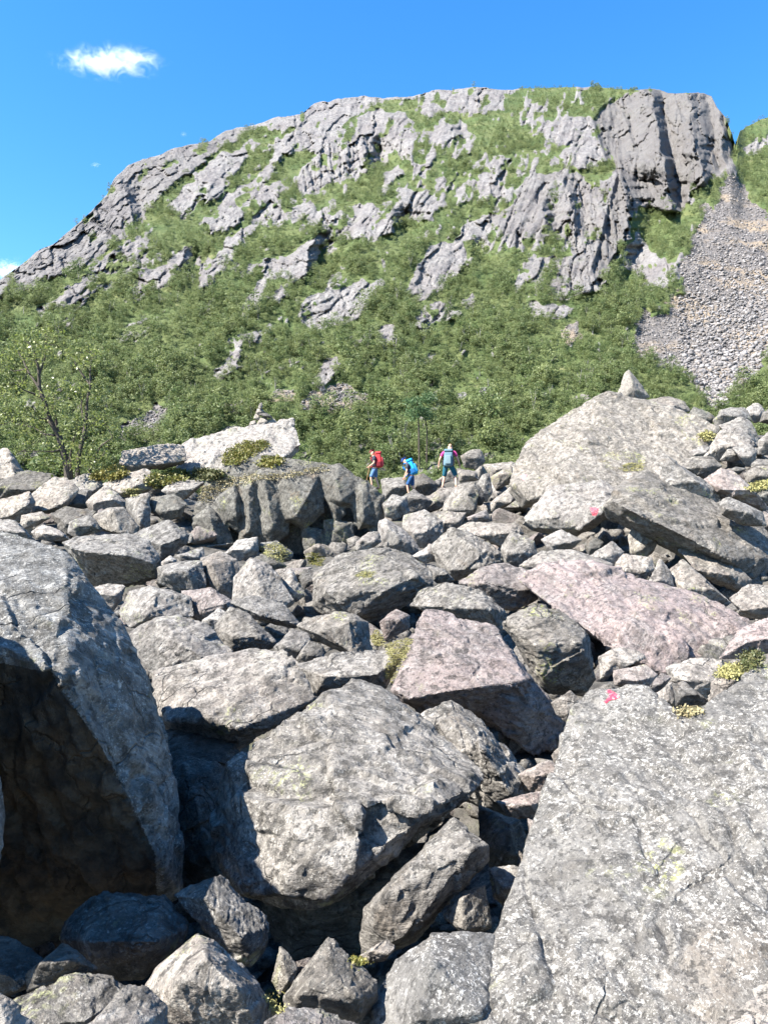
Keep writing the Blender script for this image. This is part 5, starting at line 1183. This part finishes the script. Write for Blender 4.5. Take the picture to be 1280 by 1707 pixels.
# ------------------------------------------------------------------ red paint on the rocks
from mathutils.bvhtree import BVHTree
def paint(ob, poly, step, col, label):
    me = ob.data; bvh = BVHTree.FromPolygons([v.co.copy() for v in me.vertices], [f.vertices[:] for f in me.polygons]); off = Vector(ob.location)
    xs = [q[0] for q in poly]; ys = [q[1] for q in poly]; V, Q, ix = [], [], {}
    nx, ny = int((max(xs) - min(xs)) / step) + 2, int((max(ys) - min(ys)) / step) + 2
    def node(i, j):
        if (i, j) not in ix:
            x, y = min(xs) + i * step, min(ys) + j * step
            d = Vector(((x - 640) / F, 1, (853.5 - y) / F)).normalized(); h_ = bvh.ray_cast(eye - off, d)
            if h_[0] is None: ix[i, j] = None
            else: ix[i, j] = len(V); V.append(h_[0] + h_[1] * .004 + off - off)
        return ix[i, j]
    for i in range(nx):
        for j in range(ny):
            c_ = (min(xs) + (i + .5) * step, min(ys) + (j + .5) * step)
            if in_poly(np.array([c_[0]]), np.array([c_[1]]), poly)[0]:
                f = [node(i, j), node(i, j + 1), node(i + 1, j + 1), node(i + 1, j)]
                if None not in f: Q.append(f)
    if not Q: print('no paint'); return
    m, t, p = new_mat('red_paint'); tc = t.node('ShaderNodeTexCoord').outputs['Object']
    c = t.mix(t.ramp(t.noise(tc, 55, 4, .7), .52, .66, 0, .8), col, (.45, .33, .31)); t.l.new(c, p.inputs['Base Color']); p.inputs['Roughness'].default_value = .6
    o = link(bpy.data.objects.new('paint_mark', mesh_np('paint_mark', [v[:] for v in V], 4, np.array(Q), m)), ob); o['label'] = label
paint(BY['speckled slab'], [(980 + x / 16, 1130 + y / 16) for x, y in [(490, 350), (580, 340), (690, 395), (830, 490), (840, 530), (740, 585), (640, 610), (570, 620), (490, 700), (420, 660), (530, 560), (555, 500), (565, 430), (500, 410)]], .8, (.50, .03, .055), 'bright red painted trail sign')
paint(BY['jutting ledge'], [(850 + x / 8, 780 + y / 8) for x, y in [(1065, 530), (1180, 535), (1170, 600), (1140, 640), (1100, 640), (1085, 590)]], .8, (.50, .035, .06), 'red painted triangle')
paint(BY['great rounded rock'], [(850 + x / 8, 780 + y / 8) for x, y in [(140, 95), (225, 88), (215, 130), (195, 165), (160, 160)]], .8, (.45, .11, .12), 'faded pinkish red paint')

# ------------------------------------------------------------------ clouds
def cloud(label, px, py, w, h, Yc, dens, seed, tilt=0, lobes=9):
    c_ = at(px, py, Yc); k = Yc / F; rs = random.Random(seed); bm = bmesh.new()
    W, H = w * k / 2, h * k / 2
    bmesh.ops.create_icosphere(bm, subdivisions=3, radius=1.0, matrix=Matrix.Rotation(R(-tilt), 4, 'Y') @ Matrix.Diagonal((W, W * .35, H, 1)))
    me = bpy.data.meshes.new('cloud'); bm.to_mesh(me); bm.free()
    m = bpy.data.materials.new('cloud_vapour'); m.use_nodes = True; t = NT(m); t.n.remove(t.n['Principled BSDF'])
    vol = t.node('ShaderNodeVolumePrincipled'); vol.inputs['Color'].default_value = (1, 1, 1, 1); vol.inputs['Anisotropy'].default_value = .3
    tc = t.node('ShaderNodeTexCoord').outputs['Object']
    q = t.map(tc, (1 / W, 1 / (W * .35), 1 / H), (0, R(tilt), 0))
    ln = t.node('ShaderNodeVectorMath', operation='LENGTH'); t.l.new(q, ln.inputs[0])
    fall = t.ramp(ln.outputs['Value'], .15, 1.0, 1, 0)
    nz = t.noise(t.map(tc, (1, 1, 1.3)), 7.0 / W * .8, 7, .66, .9)
    d = t.ramp(t.math('ADD', nz, t.math('MULTIPLY', fall, .20)), .56, .82)
    d = t.math('MULTIPLY', t.math('MULTIPLY', d, fall), dens)
    t.l.new(d, vol.inputs['Density']); t.l.new(vol.outputs[0], t.n['Material Output'].inputs['Volume'])
    me.materials.append(m); o = link(bpy.data.objects.new('cloud', me)); o.location = c_; tag(o, label, 'cloud', 'small clouds in the blue sky')
cloud('largest white wisp of cloud in the upper left of the blue sky', 184, 102, 250, 66, 2600, .024, 3, tilt=-9)
cloud('tiny faint wisp of cloud close above the left ridge', 159, 274, 26, 14, 2600, .03, 5, tilt=-20)
cloud('tiny faint wisp higher up and farther right over the ridge', 306, 223, 18, 16, 2600, .03, 6, tilt=30)
cloud('white cloud showing behind the mountain at the left border', 15, 452, 130, 60, 3000, .03, 7, tilt=25)
scatter(wood, src)
print('T6', round(_T.time() - _t0, 1))

# ------------------------------------------------------------------ walkers
SKIN = plain('skin', (.52, .30, .21), .55, .06)
def cloth(n, c): return plain(n, c, .85, .15, 40)
def skin_mesh(name, joints, bones, mat, parent, sub=2, root=None):
    """one continuous surface grown round a skeleton: joints {name: (x,y,z,rx,ry)}, bones [(a,b)]"""
    names = list(joints); ix = {n: k for k, n in enumerate(names)}
    me = bpy.data.meshes.new(name); me.from_pydata([joints[n][:3] for n in names], [(ix[a], ix[b]) for a, b in bones], [])
    o = bpy.data.objects.new('tmp', me); COL.objects.link(o)
    sk = o.modifiers.new('s', 'SKIN'); sk.use_smooth_shade = True
    ss = o.modifiers.new('u', 'SUBSURF'); ss.levels = sub; ss.render_levels = sub
    for k, n in enumerate(names):
        j = joints[n]; d = me.skin_vertices[0].data[k]; d.radius = (j[3], j[4] if len(j) > 4 else j[3]); d.use_root = (n == (root or names[0]))
    g = bpy.context.evaluated_depsgraph_get(); g.update()
    r = bpy.data.meshes.new_from_object(o.evaluated_get(g)); bpy.data.objects.remove(o); r.name = name
    r.materials.clear(); r.materials.append(mat); r.polygons.foreach_set('use_smooth', np.ones(len(r.polygons), bool))
    return link(bpy.data.objects.new(name, r), parent)

def hand(J, Bn, side, wr, d, palm_side):
    """palm, four fingers of different lengths and a thumb, slightly curled"""
    w = Vector(wr); d = Vector(d).normalized(); s = Vector(palm_side).normalized(); n = d.cross(s)
    c = w + d * .05; J['palm' + side] = (*c, .026, .016); Bn.append(('wrist' + side, 'palm' + side))
    for k, (o_, ln) in enumerate(((-.030, .060), (-.010, .072), (.010, .068), (.030, .052))):
        a = c + d * .038 + s * o_; b = a + d * ln * .5 + n * .008; e = b + d * ln * .45 + n * .022
        J[f'f{k}a' + side] = (*a, .009); J[f'f{k}b' + side] = (*b, .0085); J[f'f{k}c' + side] = (*e, .007)
        Bn += [('palm' + side, f'f{k}a' + side), (f'f{k}a' + side, f'f{k}b' + side), (f'f{k}b' + side, f'f{k}c' + side)]
    a = w + d * .03 + s * -.036 + n * .012; b = a + d * .03 + s * -.018 + n * .014; e = b + d * .026
    J['ta' + side] = (*a, .011); J['tb' + side] = (*b, .010); J['tc' + side] = (*e, .008)
    Bn += [('palm' + side, 'ta' + side), ('ta' + side, 'tb' + side), ('tb' + side, 'tc' + side)]

def walker(label, loc, yaw, scale, pose, look):
    root = empty('person', loc, yaw); root.scale = (scale,) * 3; tag(root, label, 'person', 'walkers crossing the boulders')
    P = dict(pelvis=(0, 0, .94), waist=(0, 0, 1.08), chest=(0, .03, 1.30), neck=(0, .02, 1.46), skull=(0, .03, 1.56), crown=(0, .02, 1.68), nose=(0, .125, 1.585), jaw=(0, .085, 1.53),
             shL=(-.19, 0, 1.41), elL=(-.25, -.03, 1.14), wristL=(-.27, .08, .92), shR=(.19, 0, 1.41), elR=(.25, -.03, 1.14), wristR=(.27, .08, .92),
             hipL=(-.09, 0, .90), knL=(-.10, .04, .50), anL=(-.10, -.02, .09), toeL=(-.11, .15, .04), hipR=(.09, 0, .90), knR=(.10, .04, .50), anR=(.10, -.02, .09), toeR=(.11, .15, .04))
    P.update(pose)
    Rd = dict(pelvis=(.13, .10), waist=(.125, .095), chest=(.15, .105), neck=(.052, .055), skull=(.072, .085), crown=(.066, .078), nose=(.014,), jaw=(.042, .04), shL=(.055,), elL=(.042,), wristL=(.028,), shR=(.055,), elR=(.042,), wristR=(.028,),
              hipL=(.085,), knL=(.056,), anL=(.036,), toeL=(.03,), hipR=(.085,), knR=(.056,), anR=(.036,), toeR=(.03,))
    J = {k: (*P[k], *Rd[k]) for k in P}
    Bn = [('pelvis', 'waist'), ('waist', 'chest'), ('chest', 'neck'), ('neck', 'skull'), ('skull', 'crown'), ('skull', 'jaw'), ('skull', 'nose')]
    for s in 'LR':
        Bn += [('chest', 'sh' + s), ('sh' + s, 'el' + s), ('el' + s, 'wrist' + s), ('pelvis', 'hip' + s), ('hip' + s, 'kn' + s), ('kn' + s, 'an' + s), ('an' + s, 'toe' + s)]
        sg = -1 if s == 'L' else 1
        J['ear' + s] = (P['skull'][0] + sg * .082, P['skull'][1] - .005, P['skull'][2] + .015, .016); Bn.append(('skull', 'ear' + s))
        d = Vector(P['wrist' + s]) - Vector(P['el' + s]); hand(J, Bn, s, P['wrist' + s], d, (0.2, 1, 0.1))
    skin_mesh('body', J, Bn, SKIN, root, 1)
    def shell(name, keys, grow, mat, extra=(), lab=None, sub=2):
        JJ = {k: (*(P[k] if k in P else extra_pts[k]), *[r + grow for r in (Rd[k] if k in Rd else extra_r[k])]) for k in keys[0]}
        return skin_mesh(name, JJ, keys[1], mat, root, sub)
    def lerp(a, b, f): return tuple(P[a][k] + (P[b][k] - P[a][k]) * f for k in range(3))
    extra_pts = dict(slL=lerp('shL', 'elL', .75), slR=lerp('shR', 'elR', .75), thL=lerp('hipL', 'knL', look.get('short', .95)), thR=lerp('hipR', 'knR', look.get('short', .95)), neckb=lerp('chest', 'neck', .75), belly=lerp('pelvis', 'waist', .35))
    extra_r = dict(slL=(.046,), slR=(.046,), thL=(.066,), thR=(.066,), neckb=(.075, .07), belly=(.13, .10))
    shell('shirt', (['waist', 'belly', 'chest', 'neckb', 'shL', 'slL', 'shR', 'slR'], [('waist', 'belly'), ('waist', 'chest'), ('chest', 'neckb'), ('chest', 'shL'), ('shL', 'slL'), ('chest', 'shR'), ('shR', 'slR')]), .018, look['shirt'])
    lk = ['pelvis', 'belly', 'hipL', 'hipR', 'thL', 'thR']; lb = [('pelvis', 'belly'), ('pelvis', 'hipL'), ('pelvis', 'hipR'), ('hipL', 'thL'), ('hipR', 'thR')]
    shell('shorts', (lk, lb), .022, look['shorts'])
    for s in 'LR':
        extra_pts['heel' + s] = (P['an' + s][0], P['an' + s][1] - .04, P['an' + s][2] - .04); extra_r['heel' + s] = (.035,)
        shell('shoe', (['an' + s, 'heel' + s, 'toe' + s], [('an' + s, 'heel' + s), ('heel' + s, 'toe' + s)]), .014, look['shoe'])
    sk, cw = Vector(P['skull']), Vector(P['crown'])
    up = (cw - sk).normalized(); fw = (Vector(P['nose']) - sk); fw = (fw - up * fw.dot(up)).normalized()
    if look.get('cap'):
        c = sk + up * .05
        skin_mesh('cap', dict(a=(*(c + up * .012), .092, .10), b=(*(c + up * .085), .07, .075), f=(*(c + fw * .10 + up * .005), .045, .016), g=(*(c + fw * .175 - up * .004), .040, .008)), [('a', 'b'), ('a', 'f'), ('f', 'g')], look['cap'], root, 2)
    if look.get('hair'):
        c = sk + up * .055 - fw * .018
        skin_mesh('hair', dict(a=(*(c - up * .03 - fw * .012), .074, .078), b=(*(c + up * .05), .074, .078), c=(*(c + up * .082 + fw * .02), .05, .055)), [('a', 'b'), ('b', 'c')], look['hair'], root, 2)
    return root

def backpack(label, root, col, dark, accent, at_=(0, -.20, 1.22), tilt=0.0, size=(.17, .12, .29)):
    """rucksack with a lid, front pocket, side pockets, shoulder straps and a hip belt; it is worn by the person but stays its own thing"""
    b = empty('backpack'); tag(b, label, 'backpack', 'rucksacks carried by the walkers')
    mw = Matrix.LocRotScale(root.location, root.rotation_euler, root.scale)
    b.matrix_world = mw @ Matrix.Translation(at_) @ Matrix.Rotation(tilt, 4, 'X')
    def box(name, c, h, mat, bev=.04, taper=1.0):
        bm = bmesh.new(); bmesh.ops.create_cube(bm, size=2)
        for v in bm.verts:
            k = taper if v.co.z > 0 else 1.0
            v.co = Vector((v.co.x * h[0] * k, v.co.y * h[1] * k, v.co.z * h[2]))
        bmesh.ops.bevel(bm, geom=bm.edges[:], offset=bev, segments=3, profile=.6, affect='EDGES')
        for v in bm.verts: v.co += Vector(c) + Vector((math.sin(v.co.z * 31) * .006, math.sin(v.co.x * 27 + v.co.z * 19) * .008, 0))
        me = bpy.data.meshes.new(name); bm.to_mesh(me); bm.free(); me.materials.append(mat)
        me.polygons.foreach_set('use_smooth', np.ones(len(me.polygons), bool)); link(bpy.data.objects.new(name, me), b)
    w, d, h = size
    box('pack_bag', (0, 0, -.02), (w, d, h), col, .06, .9)
    box('lid', (0, -.005, h + .03), (w * .92, d * 1.02, .055), col, .045)
    box('front_pocket', (0, -d - .015, -.06), (w * .62, .035, h * .6), accent, .028)
    for s in (-1, 1): box('side_pocket', (s * (w + .012), 0, -h * .55), (.03, d * .7, h * .36), dark, .022)
    for s in (-1, 1): link(bpy.data.objects.new('shoulder_strap', tubes_mesh('shoulder_strap', [([(s * .10, d * .95, h * .8), (s * .12, d + .10, h * .95), (s * .13, d + .20, h * .55), (s * .14, d + .18, .02), (s * .13, d * .9, -h * .5)], [.024] * 5, 6)], dark)), b)
    link(bpy.data.objects.new('hip_belt', tubes_mesh('hip_belt', [([(-w * .8, d * .6, -h * .8), (-w, d + .10, -h * .82), (0, d + .24, -h * .84), (w, d + .10, -h * .82), (w * .8, d * .6, -h * .8)], [.03] * 5, 6)], dark)), b)
    return b
NAVY, TEALC = cloth('dark_grey_cotton', (.030, .035, .05)), cloth('teal_shorts', (.012, .085, .125))
SHOE = cloth('brown_boot', (.16, .10, .07)); DKW = cloth('dark_webbing', (.03, .032, .038))
def feet_at(px, py, Y): return at(px, py, Y)
# tallest walker, seen from behind, striding to the right
h_m = 1.0
w1 = walker('tallest walker from behind, bareheaded, in teal shorts and a pink shirt', at(747, 816, 27.0), R(-10), .985,
    dict(waist=(.01, .02, 1.08), chest=(.03, .08, 1.29), neck=(.045, .10, 1.45), skull=(.06, .14, 1.55), crown=(.07, .15, 1.67), nose=(.07, .235, 1.55), jaw=(.07, .20, 1.50),
         shL=(-.17, .06, 1.40), shR=(.23, .06, 1.40), elL=(-.31, .04, 1.14), wristL=(-.36, .12, .92), elR=(.35, .03, 1.14), wristR=(.41, .10, .90),
         knL=(-.15, .10, .50), anL=(-.22, .02, .09), toeL=(-.24, .18, .04), hipR=(.10, 0, .90), knR=(.27, .06, .52), anR=(.30, -.12, .12), toeR=(.36, .04, .06)),
    dict(shirt=cloth('pink_shirt', (.42, .04, .17)), shorts=TEALC, shoe=SHOE, hair=cloth('thin_blond_hair', (.42, .27, .16)), short=1.08))
backpack('large grey blue rucksack on the back of the tallest walker', w1, cloth('grey_blue_nylon', (.085, .15, .185)), DKW, cloth('pale_grey_nylon', (.12, .18, .20)), (.02, -.12, 1.13), R(-8), (.175, .12, .27))
w2 = walker('walker in a blue cap, dark shirt and blue shorts bending forward', at(686, 831, 27.6), R(78), .92,
    dict(waist=(0, .03, 1.08), chest=(0, .13, 1.28), neck=(0, .22, 1.42), skull=(0, .28, 1.51), crown=(0, .32, 1.62), nose=(0, .385, 1.49), jaw=(0, .34, 1.45),
         shL=(-.18, .13, 1.38), shR=(.18, .13, 1.38), elL=(-.22, .16, 1.10), wristL=(-.22, .26, .88), elR=(.22, .17, 1.10), wristR=(.20, .28, .90),
         knL=(-.10, .16, .52), anL=(-.10, .08, .12), toeL=(-.11, .24, .07), knR=(.10, -.02, .50), anR=(.10, -.20, .12), toeR=(.10, -.05, .05)),
    dict(shirt=NAVY, shorts=cloth('blue_shorts', (.02, .075, .19)), shoe=SHOE, cap=cloth('blue_cap', (.05, .09, .30)), short=1.0))
backpack('bright blue rucksack on the back of the bending walker', w2, cloth('bright_blue_nylon', (.01, .24, .50)), cloth('deep_blue_nylon', (.01, .10, .26)), cloth('light_blue_nylon', (.03, .32, .58)), (0, -.02, 1.26), R(-22), (.16, .13, .28))
w3 = walker('walker in a dark red cap and pale blue shorts beside the crag', at(625, 816, 28.5), R(82), .90,
    dict(chest=(0, .04, 1.30), neck=(0, .07, 1.46), skull=(0, .11, 1.55), crown=(0, .11, 1.67), nose=(0, .205, 1.555), jaw=(0, .17, 1.50),
         elL=(-.23, .0, 1.13), wristL=(-.20, .20, 1.00), elR=(.23, .02, 1.13), wristR=(.18, .22, 1.02),
         knL=(-.10, .16, .50), anL=(-.10, .10, .09), toeL=(-.11, .26, .04), knR=(.10, -.02, .50), anR=(.10, -.16, .12), toeR=(.10, 0, .05)),
    dict(shirt=NAVY, shorts=cloth('pale_blue_shorts', (.075, .15, .28)), shoe=SHOE, cap=cloth('dark_red_cap', (.20, .03, .045)), short=1.0))
backpack('red rucksack on the back of the walker in the dark red cap', w3, cloth('red_nylon', (.40, .03, .035)), cloth('dark_red_nylon', (.16, .012, .018)), cloth('light_red_nylon', (.55, .06, .06)), (0, -.17, 1.25), R(-6), (.16, .13, .29))
link(bpy.data.objects.new('walking_pole', tubes_mesh('walking_pole', [([(.05, .24, 1.02), (.06, .34, .55), (.06, .44, .02)], [.014, .012, .008], 6)], cloth('pole', (.30, .16, .08))))).matrix_world = Matrix.LocRotScale(w3.location, w3.rotation_euler, w3.scale)
tag(bpy.data.objects['walking_pole'], 'thin brownish walking pole held by the walker in the dark red cap', 'pole')
print('T7', round(_T.time() - _t0, 1))
